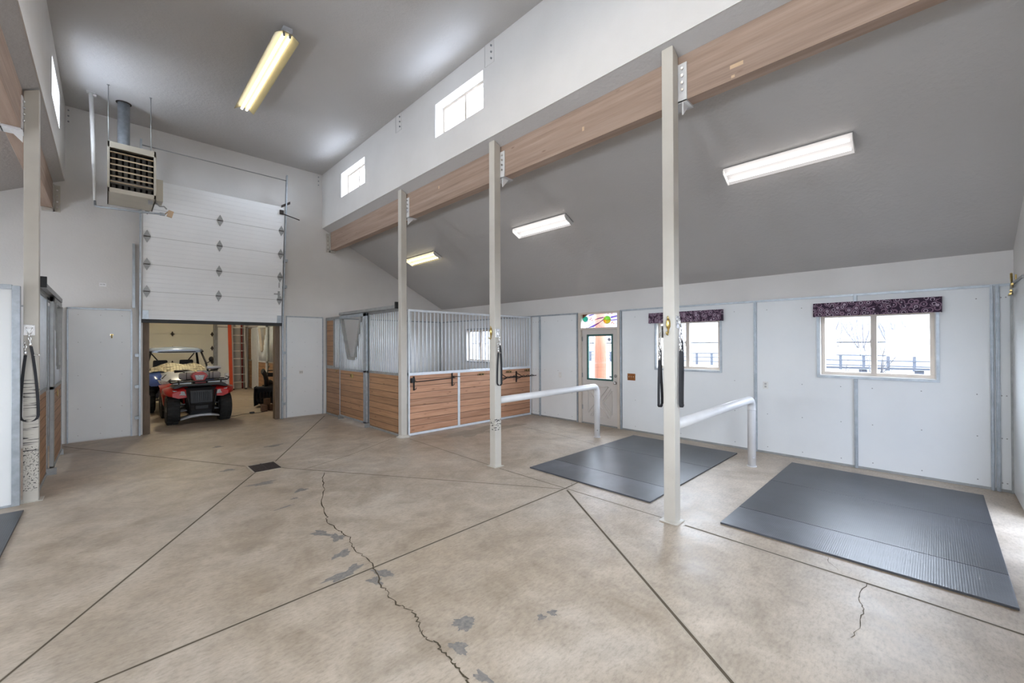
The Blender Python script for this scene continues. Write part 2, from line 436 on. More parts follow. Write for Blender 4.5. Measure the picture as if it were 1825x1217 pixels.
# floor with its joints, crack and patches
f = MB()
f.box(XLW - .1, YE - .1, -.12, XR + .1, YB + .1, 0, 0)
def ribbon(pts, wd, z, mi, jit=0):
    pts = [Vector((p[0], p[1], 0)) for p in pts]
    L = []; Rr = []
    for i, p in enumerate(pts):
        a = pts[max(i - 1, 0)]; b = pts[min(i + 1, len(pts) - 1)]; t = (b - a).normalized(); n = Vector((-t.y, t.x, 0))
        k = wd * (1 + random.uniform(-jit, jit)) / 2
        L.append(p + n * k + Vector((0, 0, z))); Rr.append(p - n * k + Vector((0, 0, z)))
    for i in range(len(pts) - 1): f.face([Rr[i], Rr[i + 1], L[i + 1], L[i]], mi)
def joint(pts, wd=.011):
    ribbon(pts, wd * 2.6, .0006, 2); ribbon(pts, wd * 1.25, .0012, 1)
joint([(-.55, 10.52), (1.415, 6.94)]); joint([(1.775, 6.475), (2.613, 5.169), (3.92, 3.13)], .008)
joint([(1.80, 6.92), (3.80, 10.45)]); joint([(1.41, 6.45), (-.40, 3.41), (-.6, 3.08)], .012)
joint([(-.6, 3.03), (-.02, 3.05), (1.04, 3.075), (3.94, 3.13), (4.225, 3.15)], .012)
joint([(3.985, 6.78), (3.935, 4.42)], .007); joint([(3.93, 4.28), (3.955, 3.13), (3.975, 1.93)], .008)
joint([(3.965, 1.69), (3.965, 1.54), (3.94, .08), (3.90, -.6)], .012)
joint([(3.92, 3.08), (2.3, .74), (1.66, -.18)], .016); joint([(1.95, 6.18), (2.70, 6.45), (3.78, 7.05)], .005)
joint([(6.25, 6.15), (6.17, 4.98), (6.03, 4.12)], .005)
crack = [(2.116, 5.836), (1.962, 5.47), (1.876, 5.155), (1.678, 4.712), (1.594, 4.338), (1.554, 4.228), (1.546, 3.941), (1.559, 3.831), (1.579, 3.717), (1.52, 3.555), (1.504, 3.461), (1.518, 3.278), (1.501, 3.113), (1.471, 2.986), (1.421, 2.839), (1.413, 2.74), (1.392, 2.634), (1.396, 2.511), (1.422, 2.427), (1.42, 2.327), (1.374, 2.226), (1.354, 2.144), (1.36, 2.098), (1.382, 2.044), (1.365, 1.986), (1.364, 1.881), (1.348, 1.819), (1.344, 1.749), (1.331, 1.695), (1.30, 1.55), (1.33, 1.42), (1.27, 1.2), (1.29, .9)]
def jag(pts, amp, n=4):
    out = []
    for a, b in zip(pts, pts[1:]):
        for k in range(n):
            t = k / n; out.append((a[0] + (b[0] - a[0]) * t + (random.uniform(-amp, amp) if k else 0), a[1] + (b[1] - a[1]) * t + (random.uniform(-amp, amp) if k else 0)))
    return out + [pts[-1]]
ribbon(jag(crack, .013, 5), .0085, .002, 3, .5)
ribbon(jag([(3.94, .356), (3.746, .378), (3.646, .371), (3.554, .336), (3.43, .341), (3.293, .331), (3.15, .36)], .008), .004, .002, 3, .5)
ribbon(jag([(4.20, .62), (4.10, .60), (4.02, .53)], .006), .003, .002, 3, .5)
ribbon(jag([(3.98, 3.14), (4.05, 3.1), (4.16, 3.2)], .006), .003, .002, 3, .5)
pz = [0]
def patch(x, y, a, b, rot, mi=4, z=.0003):
    pz[0] += 1; z = .0002 + pz[0] * .00002; a *= 1.35; b *= 1.35
    n = 44; pts = []
    for k in range(n):
        t = 2 * math.pi * k / n; rr = (1 + .25 * math.sin(3 * t + x * 40) + .15 * math.sin(5 * t + y * 70)) * (1 + random.uniform(-.16, .14))
        u, v = a * math.cos(t) * rr, b * math.sin(t) * rr
        pts.append((x + u * math.cos(rot) - v * math.sin(rot), y + u * math.sin(rot) + v * math.cos(rot), z))
    f.face(pts, mi)
for x, y, a, b, rot in [(1.415, 3.985, .035, .07, .4), (1.49, 3.80, .035, .06, .1), (1.40, 3.47, .06, .035, .3), (1.28, 3.15, .10, .035, .12), (1.385, 3.20, .035, .03, .3),
                        (1.50, 2.98, .03, .055, .5), (1.42, 2.90, .03, .05, .1), (1.60, 2.08, .035, .05, .4), (1.60, 2.05, .05, .025, .2), (1.45, 1.93, .03, .045, .1), (1.41, 1.67, .02, .04, .2),
                        (1.52, 2.93, .02, .05, .3), (1.52, 5.1, .03, .015, 0), (2.05, 8.0, .10, .05, .2), (1.35, 8.6, .05, .05, .2), (1.2, 6.9, .06, .04, 0), (1.40, 5.93, .10, .05, 0), (1.66, 5.33, .055, .035, .2), (1.36, 4.9, .07, .012, .2)]:
    patch(x, y, a, b, rot)
for x, y, a, b in [(2.07, 1.75, .022, .022), (1.985, 1.77, .02, .02)]: patch(x, y, a, b, 0, 4)
patch(5.2, 6.45, .5, .16, .15, 5); patch(5.9, 6.28, .4, .1, .1, 5)
fl_o = struct('floor', f, ['concrete', 'joint', 'jointl', 'crack', 'stain', 'stainb'], 'tan concrete floor with saw-cut joints and a long jagged crack', 'floor')

# ---- right wall and everything fixed to it
mb = MB()
holes_wall(mb, 'X', XR, XR + .16, YE - .15, YF, -.1, zs(XR) + .05, [WIN['W3'], WIN['W4'], WIN['WS'], DOOR])
wr = struct('wall_right', mb, 'wall', 'right outer wall with white panels, galvanised strips, two windows and a door', 'wall')
def panel_run(y0, y1, hole=None, parent=None):
    q = MB(); holes_wall(q, 'X', XR - .014, XR, y0, y1, .025, 2.40, [hole] if hole else [])
    for yy in [y0 + (y1 - y0) * t for t in (.12, .5, .88)]:
        for zz in (.10, .62, 1.12, 2.27):
            if hole and hole[0] - .05 < yy < hole[1] + .05 and zz > hole[2] - .1 and zz < hole[3] + .1: continue
            q.tube((XR - .0165, yy, zz), (XR - .013, yy, zz), .007, 8, 1)
    o = q.build('panel', ['panel', 'galvd'], parent or wr); return o
panel_run(-.50, .755, (WIN['W4'][0] - .02, .765, 1.25, 2.19)); panel_run(.80, 2.01, (.79, WIN['W4'][1] + .02, 1.25, 2.19))
panel_run(2.055, 4.45, (WIN['W3'][0] - .02, WIN['W3'][1] + .02, 1.25, 2.19)); panel_run(5.60, 6.66); panel_run(6.71, 6.93); panel_run(YE + .01, -.53)
panel_run(7.05, 8.3); panel_run(8.34, 9.7, (WIN['WS'][0] - .02, WIN['WS'][1] + .02, 1.23, 2.17)); panel_run(9.74, 10.78)
for y, wd in ((-.515, .035), (-.47, .03), (.778, .04), (2.03, .045), (4.475, .03), (5.57, .03), (6.685, .045), (8.32, .04), (9.72, .04)):
    q = MB()
    if y == .778:
        q.box(XR - .035, y - wd / 2, 0, XR, y + wd / 2, 1.24); q.box(XR - .035, y - wd / 2, 2.19, XR, y + wd / 2, 2.42)
    else:
        q.box(XR - .035, y - wd / 2, 0, XR, y + wd / 2, 2.42)
    q.box(XR - .05, y - .007, 0 if y != .778 else 0, XR - .03, y + .007, 1.24 if y == .778 else 2.42)
    q.build('channel', 'galv', wr, .003)
q = MB(); q.box(XR - .028, YE, 2.40, XR, 4.49, 2.43); q.box(XR - .028, 5.56, 2.40, XR, 10.78, 2.43)
q.build('top_channel', 'galv', wr)
q = MB(); q.box(XR - .022, YE, 0, XR, 4.49, .03); q.box(XR - .022, 5.56, 0, XR, 10.78, .03); q.build('bottom_channel', 'galvd', wr)
# windows
def make_window(name, y0, y1, z0, z1, label, slider=True):
    root = thing(name, label, 'window', (XR, (y0 + y1) / 2, z0), kind='structure')
    q = MB(); t = .03
    for a in ((y0 - .03, z0 - .03, y1 + .03, z0), (y0 - .03, z1, y1 + .03, z1 + .03), (y0 - .03, z0, y0, z1), (y1, z0, y1 + .03, z1)):
        q.box(XR - .03, a[0], a[1], XR + .003, a[2], a[3])
    part('casing', q, 'galv', root)
    q = MB(); e = .012
    for a in ((y0, z0, y1, z0 + e), (y0, z1 - e, y1, z1), (y0, z0 + e, y0 + e, z1 - e), (y1 - e, z0 + e, y1, z1 - e)):
        q.box(XR - .01, a[0], a[1], XR + .15, a[2], a[3])
    part('liner', q, 'trimw', root)
    q = MB(); a0, a1, b0, b1 = y0 + e, y1 - e, z0 + e, z1 - e; k = .045; xm = XR + .085
    for a in ((a0, b0, a1, b0 + k), (a0, b1 - k, a1, b1), (a0, b0 + k, a0 + k, b1 - k), (a1 - k, b0 + k, a1, b1 - k)):
        q.box(xm - .03, a[0], a[1], xm + .05, a[2], a[3])
    part('frame', q, 'vinyl', root, bevel=.004)
    ym = (y0 + y1) / 2
    q = MB(); q.box(xm - .045, ym - .032, b0 + .02, xm + .01, ym + .032, b1 - .02)
    sash = part('sash', q, 'vinyl', root, bevel=.004)
    q = MB(); q.box(xm - .06, ym + .02, z0 + .42, xm - .04, ym + .035, z0 + .52); q.box(xm - .075, ym + .015, z0 + .48, xm - .055, ym + .04, z0 + .50)
    part('latch', q, 'vinyl', sash)
    q = MB(); q.box(xm + .005, a0 + k, b0 + k, xm + .009, ym, b1 - k); q.box(xm + .015, ym, b0 + k, xm + .019, a1 - k, b1 - k); part('glass', q, 'glass', root)
    portal('daylight_' + name, (XR + .2, ym, (z0 + z1) / 2), y1 - y0, z1 - z0, (-1, 0, 0))
make_window('window_1', *WIN['W4'], 'sliding window nearest the right corner, two panes')
make_window('window_2', *WIN['W3'], 'sliding window between the exterior door and the metal strip')
make_window('window_3', *WIN['WS'], 'window seen through the horse stall bars')
# valances
def valance(y0, y1, label):
    q = MB(); n = 40; za, zb = 2.125, 2.318; xo = XR - .105
    rows = []
    for i in range(n + 1):
        t = i / n; y = y0 + (y1 - y0) * t; wv = .006 * math.sin(t * 31)
        rows.append((y, xo + wv))
    for (ya, xa), (yb, xb) in zip(rows, rows[1:]):
        q.face([(xa - .006, ya, za), (xb - .006, yb, za), (xb, yb, zb), (xa, ya, zb)]); q.face([(xa + .002, ya, za), (xa + .008, ya, zb), (xb + .008, yb, zb), (xb + .002, yb, za)])
        q.face([(xa, ya, zb), (xb, yb, zb), (XR - .016, yb, zb), (XR - .016, ya, zb)])
        q.face([(xa - .006, ya, za), (xa + .002, ya, za), (xb + .002, yb, za), (xb - .006, yb, za)])
    for y in (y0, y1): q.box(xo, y - .004, za, XR - .016, y + .004, zb)
    return tag(q.build('window_valance', 'valance', None), label, 'valance')
valance(-.06, 1.245, 'dark purple patterned valance over the window nearest the right corner')
valance(2.515, 3.825, 'dark purple patterned valance partly hidden behind the foreground post')
# exterior door with its transom
dr = thing('door_1', 'beige exterior door with glass upper half, crossbuck lower half and stained glass transom', 'door', (XR, 5.02, 0), kind='structure')
q = MB(); y0, y1, z0, z1 = DOOR; e = .035
for a in ((y0, 0, y0 + e, z1), (y1 - e, 0, y1, z1), (y0 + e, z1 - e, y1 - e, z1), (y0 + e, 2.045, y1 - e, 2.085)): q.box(XR - .02, a[0], a[1], XR + .15, a[2], a[3])
q.box(XR - .03, y0 - .03, 0, XR - .0, y0 + .012, z1); q.box(XR - .03, y1 - .012, 0, XR, y1 + .03, z1)
part('door_frame', q, 'vinyl', dr)
q = MB(); q.box(XR - .01, y0 + e, 0.0, XR + .14, y1 - e, .018); part('threshold', q, 'galvd', dr)
q = MB(); xd = XR + .03; g = (4.72, 5.315, .985, 1.915)
holes_wall(q, 'X', xd, xd + .045, y0 + e + .003, y1 - e - .003, .02, 2.043, [g])
leaf = part('door_leaf', q, 'doorp', dr)
q = MB(); k = .028
for a in ((g[0] - k, g[2] - k, g[1] + k, g[2]), (g[0] - k, g[3], g[1] + k, g[3] + k), (g[0] - k, g[2], g[0], g[3]), (g[1], g[2], g[1] + k, g[3])): q.box(xd - .012, a[0], a[1], xd + .002, a[2], a[3])
for a in ((g[0], g[2], g[1], g[2] + .01), (g[0], g[3] - .01, g[1], g[3]), (g[0], g[2], g[0] + .01, g[3]), (g[1] - .01, g[2], g[1], g[3])): q.box(xd - .004, a[0], a[1], xd + .03, a[2], a[3])
part('glazing_frame', q, 'green', leaf)
q = MB(); q.box(xd + .02, g[0], g[2], xd + .024, g[1], g[3]); part('door_glass', q, 'glass', leaf)
for (yy, zz, rr) in ((4.79, 1.83, .036), (4.765, 1.045, .028)):
    q = MB(); q.tube((xd + .012, yy, zz), (xd + .019, yy, zz), rr, 24); part('sticker', q, 'sticker', leaf)
# crossbuck mouldings
q = MB(); cy, cz = 5.02, .50; W2, H2 = .30, .33
def bar2(a, b, wd=.035):
    a = Vector((0,) + a); b = Vector((0,) + b); t = (b - a).normalized(); n = Vector((0, -t.z, t.y)) * wd / 2; o = Vector((xd - .016, 0, 0)); p = Vector((xd + .002, 0, 0))
    q.hexa([o + a - n, o + b - n, o + b + n, o + a + n, p + a - n * 1.5, p + b - n * 1.5, p + b + n * 1.5, p + a + n * 1.5])
for sy in (-1, 1):
    for sz in (-1, 1):
        bar2((cy + sy * .05, cz + sz * .03), (cy + sy * (W2 - .05), cz + sz * (H2 - .02)), .045)
    bar2((cy + sy * W2, cz - H2 + .08), (cy + sy * W2, cz + H2 - .08), .016); bar2((cy + sy * W2, cz - H2 + .08), (cy + sy * .09, cz), .016); bar2((cy + sy * W2, cz + H2 - .08), (cy + sy * .09, cz), .016)
    bar2((cy - W2 + .09, cz + sy * H2), (cy + W2 - .09, cz + sy * H2), .016); bar2((cy - W2 + .09, cz + sy * H2), (cy, cz + sy * .08), .016); bar2((cy + W2 - .09, cz + sy * H2), (cy, cz + sy * .08), .016)
part('crossbuck', q, 'doorp', leaf)
q = MB(); q.lathe([(.032, 0), (.032, -.008), (.012, -.012), (.012, -.035), (.027, -.045), (.031, -.058), (.024, -.07)], (xd, 4.63, .925), 'X', 20); part('door_knob', q, 'steel', leaf)
q = MB(); q.lathe([(.031, 0), (.029, -.014), (.012, -.016), (.012, -.022)], (xd, 4.63, 1.07), 'X', 20); part('deadbolt', q, 'steel', leaf)
for zz in (.35, 1.05, 1.85):
    q = MB(); q.tube((xd - .012, 5.478, zz - .05), (xd - .012, 5.478, zz + .05), .008, 8); q.box(xd - .006, 5.455, zz - .05, xd + .001, 5.478, zz + .05); part('hinge', q, 'galvd', leaf)
ty0, ty1, tz0, tz1 = y0 + e, y1 - e, 2.085, z1 - e; xt = XR + .05
tp = MB(); tp.box(xt, ty0, tz0, xt + .003, ty1, tz1); tr = part('transom_glass', tp, 'gl_white', dr)
def tcol(pts, m_, dx=.003):
    q = MB(); P = [(ty1 + (ty0 - ty1) * u, tz0 + (tz1 - tz0) * (1 - v)) for u, v in pts]; q.prism(P, 'X', xt - dx, xt - .0005); part('stained_piece', q, m_, tr)
def circ(cu, cv, ru, rv, a0=0, a1=360, n=20): return [(cu + ru * math.cos(R(a0 + (a1 - a0) * i / n)), cv + rv * math.sin(R(a0 + (a1 - a0) * i / n))) for i in range(n + (0 if a1 - a0 >= 360 else 1))]
tcol(circ(.695, .46, .098, .26, 180, 360), 'gl_green'); tcol(circ(.695, .46, .098, .28, 0, 180), 'gl_gold')
tcol(circ(.085, .34, .075, .20), 'gl_teal'); tcol([(0, 0), (.17, 0), (.09, .13), (0, .32)], 'gl_brown', .002)
tcol([(.16, 1), (.32, .93), (.60, .46), (.59, .40), (.48, .62), (.30, .82)], 'gl_purple'); tcol([(.36, .42), (.46, .30), (.60, .24), (.60, .32), (.45, .38)], 'gl_purple')
tcol([(.79, .25), (1, .17), (1, .25), (.80, .36)], 'gl_purple'); tcol([(.80, .48), (1, .44), (1, .50), (.80, .54)], 'gl_purple'); tcol([(.17, .08), (.32, 0), (.34, .04), (.20, .14)], 'gl_purple')
for cu, cv in ((.22, .38), (.25, .30), (.28, .45), (.72, .04), (.82, .04), (.82, .70), (.87, .74), (.84, .62)): tcol(circ(cu, cv, .018, .055, n=8), 'gl_peach')
q = MB()
def lead(pts): q.path([(xt - .004, ty1 + (ty0 - ty1) * u, tz0 + (tz1 - tz0) * (1 - v)) for u, v in pts], .0022, 6)
for L in ([(.0, .95), (.17, .47)], [(.1, 1), (.3, .62), (.38, .40)], [(.16, 1), (.30, .82), (.48, .62), (.60, .40)], [(.32, .95), (.60, .46)], [(.36, .42), (.46, .30), (.60, .24)], [(.36, .43), (.45, .38), (.60, .32)],
          [(.79, .25), (1, .17)], [(.80, .36), (1, .25)], [(.80, .48), (1, .44)], [(.80, .54), (1, .50)], [(.46, .76), (.56, 1)], [(.78, .8), (.70, 1)], [(.48, .62), (.40, .98)], [(.9, .74), (1, .68)], [(.60, .46), (.80, .47)]): lead(L)
q.path([(xt - .004, ty1 + (ty0 - ty1) * u, tz0 + (tz1 - tz0) * (1 - v)) for u, v in circ(.695, .46, .1, .28)], .003, 6, closed=True)
q.path([(xt - .004, ty1 + (ty0 - ty1) * u, tz0 + (tz1 - tz0) * (1 - v)) for u, v in circ(.085, .34, .075, .2)], .003, 6, closed=True)
part('lead_lines', q, 'lead', tr)
portal('daylight_door', (XR + .2, 5.02, 1.45), .9, 1.9, (-1, 0, 0))

# ---- plates on the right wall
def plate(name, c, wy, wz, m_, label, cat, kindp):
    root = thing(name, label, cat, (XR - .014, c[0], c[1])); q = MB(); q.box(XR - .021, c[0] - wy / 2, c[1] - wz / 2, XR - .014, c[0] + wy / 2, c[1] + wz / 2); part('cover_plate', q, m_, root, bevel=.002)
    for dy in kindp['at']:
        q = MB()
        if kindp['k'] == 'toggle': q.box(XR - .034, c[0] + dy - .005, c[1] - .004, XR - .02, c[0] + dy + .005, c[1] + .016)
        elif kindp['k'] == 'rocker': q.box(XR - .027, c[0] + dy - .016, c[1] - .033, XR - .02, c[0] + dy + .016, c[1] + .033)
        part('switch', q, kindp['m'], root)
    if kindp['k'] == 'outlet':
        for dz in (-.022, .022):
            q = MB(); q.box(XR - .0235, c[0] - .014, c[1] + dz - .014, XR - .02, c[0] + .014, c[1] + dz + .014); part('socket', q, 'slot', root)
    return root
plate('light_switch', (6.067, 1.02), .075, .12, 'whitepl', 'white light switch plate to the left of the exterior door', 'switch', dict(k='rocker', at=(0,), m='trimw'))
plate('light_switch', (4.245, 1.075), .17, .135, 'copper', 'hammered copper triple switch plate right of the exterior door', 'switch', dict(k='toggle', at=(-.046, 0, .046), m='tanlab'))
plate('power_outlet', (1.888, 1.075), .075, .115, 'whitepl', 'white power outlet on the right wall between the two windows', 'outlet', dict(k='outlet', at=()))

# ---- wall behind (far wall) with the overhead door opening
OP = (.49, 2.90, -.01, 2.95)
mb = MB(); holes_wall(mb, 'Y', YF, YF + .16, XLW, XR, -.1, zs(XW) + 1.5, [OP])
wf = struct('wall_back', mb, 'wall', 'tall painted wall with the overhead door opening', 'wall')
def fpanel(x0, x1):
    q = MB(); q.box(x0, YF - .016, .02, x1, YF, 2.41); 
    for xx in (x0 + .12, (x0 + x1) / 2, x1 - .12):
        for zz in (.12, .6, 1.2, 1.8, 2.3): q.tube((xx, YF - .018, zz), (xx, YF - .015, zz), .006, 8, 1)
    q.build('panel', ['panel', 'galvd'], wf)
    q = MB(); q.box(x0 - .02, YF - .024, 2.40, x1 + .02, YF, 2.43); q.box(x0 - .02, YF - .024, 0, x0, YF, 2.42); q.box(x1, YF - .024, 0, x1 + .025, YF, 2.42); q.build('panel_edge', 'galv', wf)
fpanel(-.50, .315); fpanel(3.05, 3.86); fpanel(XLW + .1, -.75); fpanel(4.1, 7.4)
# brown jambs
q = MB(); q.box(.49, YF - .01, 0, .585, YF + .17, 2.93); q.box(.505, YF - .022, 0, .53, YF - .01, 2.93); q.box(.575, YF + .02, 0, .60, YF + .1, .75)
struct('trim_1', q, 'jamb', 'brown wooden jamb on the left of the overhead door opening', 'trim', .003)
q = MB(); q.box(2.80, YF - .01, 0, 2.90, YF + .17, 2.93); q.box(2.83, YF - .022, 0, 2.86, YF - .01, 2.93)
struct('trim_2', q, 'jamb', 'brown wooden jamb on the right of the overhead door opening', 'trim', .003)
# ---- wall behind the camera: bay doorway, and an aisle opening added for light
NO = (5.20, 6.50, -.01, 2.10)
mb = MB(); holes_wall(mb, 'Y', YE - .16, YE, XLW, XR, -.1, zs(XW) + 1.5, [NO, (.49, 2.9, 1.85, 2.85)])
wn = struct('wall_front', mb, 'wall', 'wall behind the viewpoint with a bay doorway and an opening added for light', 'wall')
q = MB(); q.box(6.53, YE, .02, 7.47, YE + .014, 2.40); q.build('panel', 'panel', wn)
q = MB(); q.box(7.455, YE, 0, 7.48, YE + .03, 2.42); q.box(6.53, YE, 2.395, 7.47, YE + .03, 2.42); q.build('channel', 'galvd', wn)
q = MB(); q.box(5.2, YE - .09, 0, 6.5, YE - .085, 2.1); q.build('door_pane', 'gl_dim', wn)  # unseen pane added to dim the daylight from the bay doorway
portal('daylight_bay_doorway', (5.85, YE - .2, 1.05), 1.3, 2.1, (0, 1, 0))
portal('daylight_aisle_opening', (1.7, YE - .2, 2.35), 2.4, 1.0, (0, 1, 0))
# left outer wall, with unseen openings added to fill the left side with daylight
LW = [(-.01, 1.19, 1.27, 2.17), (2.57, 3.72, 1.27, 2.17), (4.6, 5.5, .95, 2.1), (8.40, 9.56, 1.25, 2.15)]
mb = MB(); holes_wall(mb, 'X', XLW - .16, XLW, YE - .15, YB, -.1, zs(XR) + .05, LW)
for i_, h_ in enumerate(LW): portal('daylight_left', (XLW - .2, (h_[0] + h_[1]) / 2, (h_[2] + h_[3]) / 2), h_[1] - h_[0], h_[3] - h_[2], (1, 0, 0))
struct('wall_left', mb, 'wall', 'left outer wall of the barn', 'wall')

# ---- high walls above the posts and ceilings
CL = [(.70, 1.93, 5.15, 5.70), (4.535, 5.75, 5.15, 5.70), (8.375, 9.605, 5.15, 5.70)]
mb = MB(); holes_wall(mb, 'X', XW, XW + .26, YE - .15, YF + .1, zs(XW) - .003, ZC + .02, CL)
struct('wall_upper_right', mb, 'wall', 'high wall above the right row of posts with small windows', 'wall')
XWL = -.545
mb = MB(); holes_wall(mb, 'X', XWL - .26, XWL, YE - .15, YF + .1, zs(XW) - .003, ZC + .02, CL)
struct('wall_upper_left', mb, 'wall', 'high wall above the left row of posts with small windows', 'wall')
mb = MB(); mb.prism([(XW + .004, zs(XW)), (XR + .1, zs(XR + .1)), (XR + .1, zs(XR + .1) + .12), (XW + .1, zs(XW) + .06), (XW + .004, zs(XW) + .01)], 'Y', YE - .1, YF + .1)
struct('ceiling', mb, 'ceil', 'sloped grey-white ceiling over the right bay', 'ceiling')
mb = MB(); mb.prism([(XWL - .004, zs(XW)), (XWL - .004, zs(XW) + .01), (XWL - .1, zs(XW) + .06), (XLW - .1, zs(XR + .1) + .12), (XLW - .1, zs(XR + .1))], 'Y', YE - .1, YF + .1)
struct('ceiling', mb, 'ceil', 'sloped ceiling over the left bay', 'ceiling')
mb = MB(); mb.prism([(XW + .27, zs(XW) + .10), (XR + .6, zs(XR + .6) + .16), (XR + .6, zs(XR + .6) + .22), (XW + .27, zs(XW) + .16)], 'Y', YE - .4, YF + .2); struct('roof', mb, 'roofm', 'pale low roof added to bounce sky light into the right high windows', 'roof')  # unseen roof surface added to bounce sky light onto the high ceiling
mb = MB(); mb.prism([(XWL - .27, zs(XW) + .10), (XLW - .6, zs(XR + .6) + .16), (XLW - .6, zs(XR + .6) + .22), (XWL - .27, zs(XW) + .16)], 'Y', YE - .4, YF + .2); struct('roof', mb, 'roofm', 'pale low roof added to bounce sky light into the left high windows', 'roof')  # matching bounce surface added on the left
mb = MB(); mb.box(XWL - .2, YE - .1, ZC, XW + .2, YF + .1, ZC + .12); struct('ceiling', mb, 'ceil', 'high flat ceiling over the centre aisle', 'ceiling')
def cl_window(name, side, h, label):
    y0, y1, z0, z1 = h; sgn = 1 if side == 'R' else -1; xb = XW if side == 'R' else XWL
    root = thing(name, label, 'window', (xb, (y0 + y1) / 2, z0), kind='structure')
    def bx(q, a, b, c, d, e_, g_): q.box(xb + sgn * a, b, c, xb + sgn * d, e_, g_)
    q = MB(); k = .04
    for a in ((y0, z0, y1, z0 + k), (y0, z1 - k, y1, z1), (y0, z0 + k, y0 + k, z1 - k), (y1 - k, z0 + k, y1, z1 - k)): bx(q, .16, a[0], a[1], .235, a[2], a[3])
    part('frame', q, 'vinyl', root, bevel=.004)
    ym = (y0 + y1) / 2; q = MB(); bx(q, .155, ym - .025, z0 + .02, .20, ym + .025, z1 - .02); part('sash', q, 'vinyl', root)
    q = MB(); bx(q, .195, y0 + k, z0 + k, .199, y1 - k, z1 - k); part('glass', q, 'glass', root)
    portal('daylight_' + name, (xb + sgn * .3, ym, (z0 + z1) / 2), y1 - y0, z1 - z0, (-sgn, 0, 0))
cl_window('window_4', 'R', CL[1], 'small high window nearest the foreground in the upper right wall')
cl_window('window_5', 'R', CL[2], 'small high window nearest the back wall in the upper right wall')
cl_window('window_6', 'R', CL[0], 'small high window in the upper right wall above the viewpoint')
cl_window('window_7', 'L', CL[2], 'small high window near the back wall in the upper left wall')
cl_window('window_8', 'L', CL[1], 'small high window in the upper left wall above the viewpoint')

# ---- second bay beyond the overhead door
mb = MB(); holes_wall(mb, 'Y', YB, YB + .16, XLW, XR, -.1, 5.2, [])
wb = struct('wall_back', mb, 'wall', 'farthest wall behind the parked vehicles', 'wall')
mb = MB(); mb.box(XLW, YF + .16, 4.6, XR, YB, 4.72); struct('ceiling', mb, 'ceil', 'ceiling of the bay behind the overhead door', 'ceiling')
mb = MB(); mb.box(XR, YF, -.1, XR + .16, YB + .1, 4.7); struct('wall_right', mb, 'wall', 'outer wall on the right of the rear bay', 'wall')
mb = MB(); mb.box(-.72, YF + .17, 0, -.60, YB, 4.6); struct('wall_left', mb, 'wall', 'partition wall on the left of the rear bay', 'wall')

# ================================================================== BEAMS AND POSTS
for side in (1, -1):
    X = (lambda x: x) if side == 1 else mx
    q = MB(); q.box(X(4.049), YE, 4.135, X(4.19), YF - .09, 4.60)
    if side == 1:
        q.box(4.0465, 1.18, 4.235, 4.049, 1.29, 4.27, 1); q.box(4.0465, 1.25, 4.15, 4.049, 1.28, 4.175, 1)
        q.box(4.0465, .10, 4.45, 4.049, .16, 4.47, 1)
        q.box(4.0465, 7.08, 4.22, 4.049, 7.13, 4.26, 1); q.box(4.0465, 2.9, 4.28, 4.049, 2.93, 4.33, 1); q.box(4.0465, 5.9, 4.4, 4.049, 5.93, 4.45, 1)
    tag(q.build('glulam_beam', ['glulam', 'tanlab'], None, .004), 'pinkish laminated wood beam along the top of the %s posts' % ('right row of' if side == 1 else 'left'), 'beam')
def bolts(q, pts, ax, r=.014, h=.016):
    for p in pts:
        d = Vector(ax) * h; q.tube(p, Vector(p) + d, r, 6)
def bracket_on(root, X, y, side):
    q = MB(); y0, y1 = y - .082, y + .116
    q.box(X(4.037), y0, 4.12, X(4.048), y1, 4.50); q.box(X(4.037), y0, 4.115, X(4.21), y1, 4.134); q.box(X(4.191), y0, 4.115, X(4.202), y1, 4.50)
    q.prism([(X(4.037), 4.115), (X(4.15), 4.115), (X(4.037), 3.99)], 'Y', y - .05, y - .036)
    b = part('beam_bracket', q, 'railp', root)
    for z in (4.235, 4.305, 4.375, 4.445):
        q = MB(); bolts(q, [(X(4.037), y0 + .04, z)], (-side, 0, 0)); part('bolt', q, 'steel', b)
def post(y, side, m_, label, base=False, name='steel_post'):
    X = (lambda x: x) if side == 1 else mx
    root = thing(name, label, 'post', (X(3.978), y + .058, 0))
    q = MB(); za, zb = zs(3.92), zs(4.036); x0, x1 = X(3.92), X(4.036)
    ring0 = [(x0, y, 0), (x1, y, 0), (x1, y + .116, 0), (x0, y + .116, 0)]
    q.hexa(ring0 + [(x0, y, za - .002), (x1, y, zb - .002), (x1, y + .116, zb - .002), (x0, y + .116, za - .002)])
    part('post_tube', q, m_, root, bevel=.006)
    q = MB(); q.box(X(3.885), y - .03, 0, X(4.06), y + .15, .012 if base else .006); part('base_plate', q, 'post', root, bevel=.003)
    bracket_on(root, X, y, side); return root
p1 = post(6.964, 1, 'post', 'cream steel post at the corner of the horse stall')
p2 = post(4.355, 1, 'post_mid', 'cream steel post holding the nearer-to-door white rail, scraped black low down')
p3 = post(1.762, 1, 'post', 'large cream steel post in the foreground between the two rubber mats', True)
p4 = post(7.075, -1, 'post_left', 'cream steel post at the left edge, chewed black near its foot')
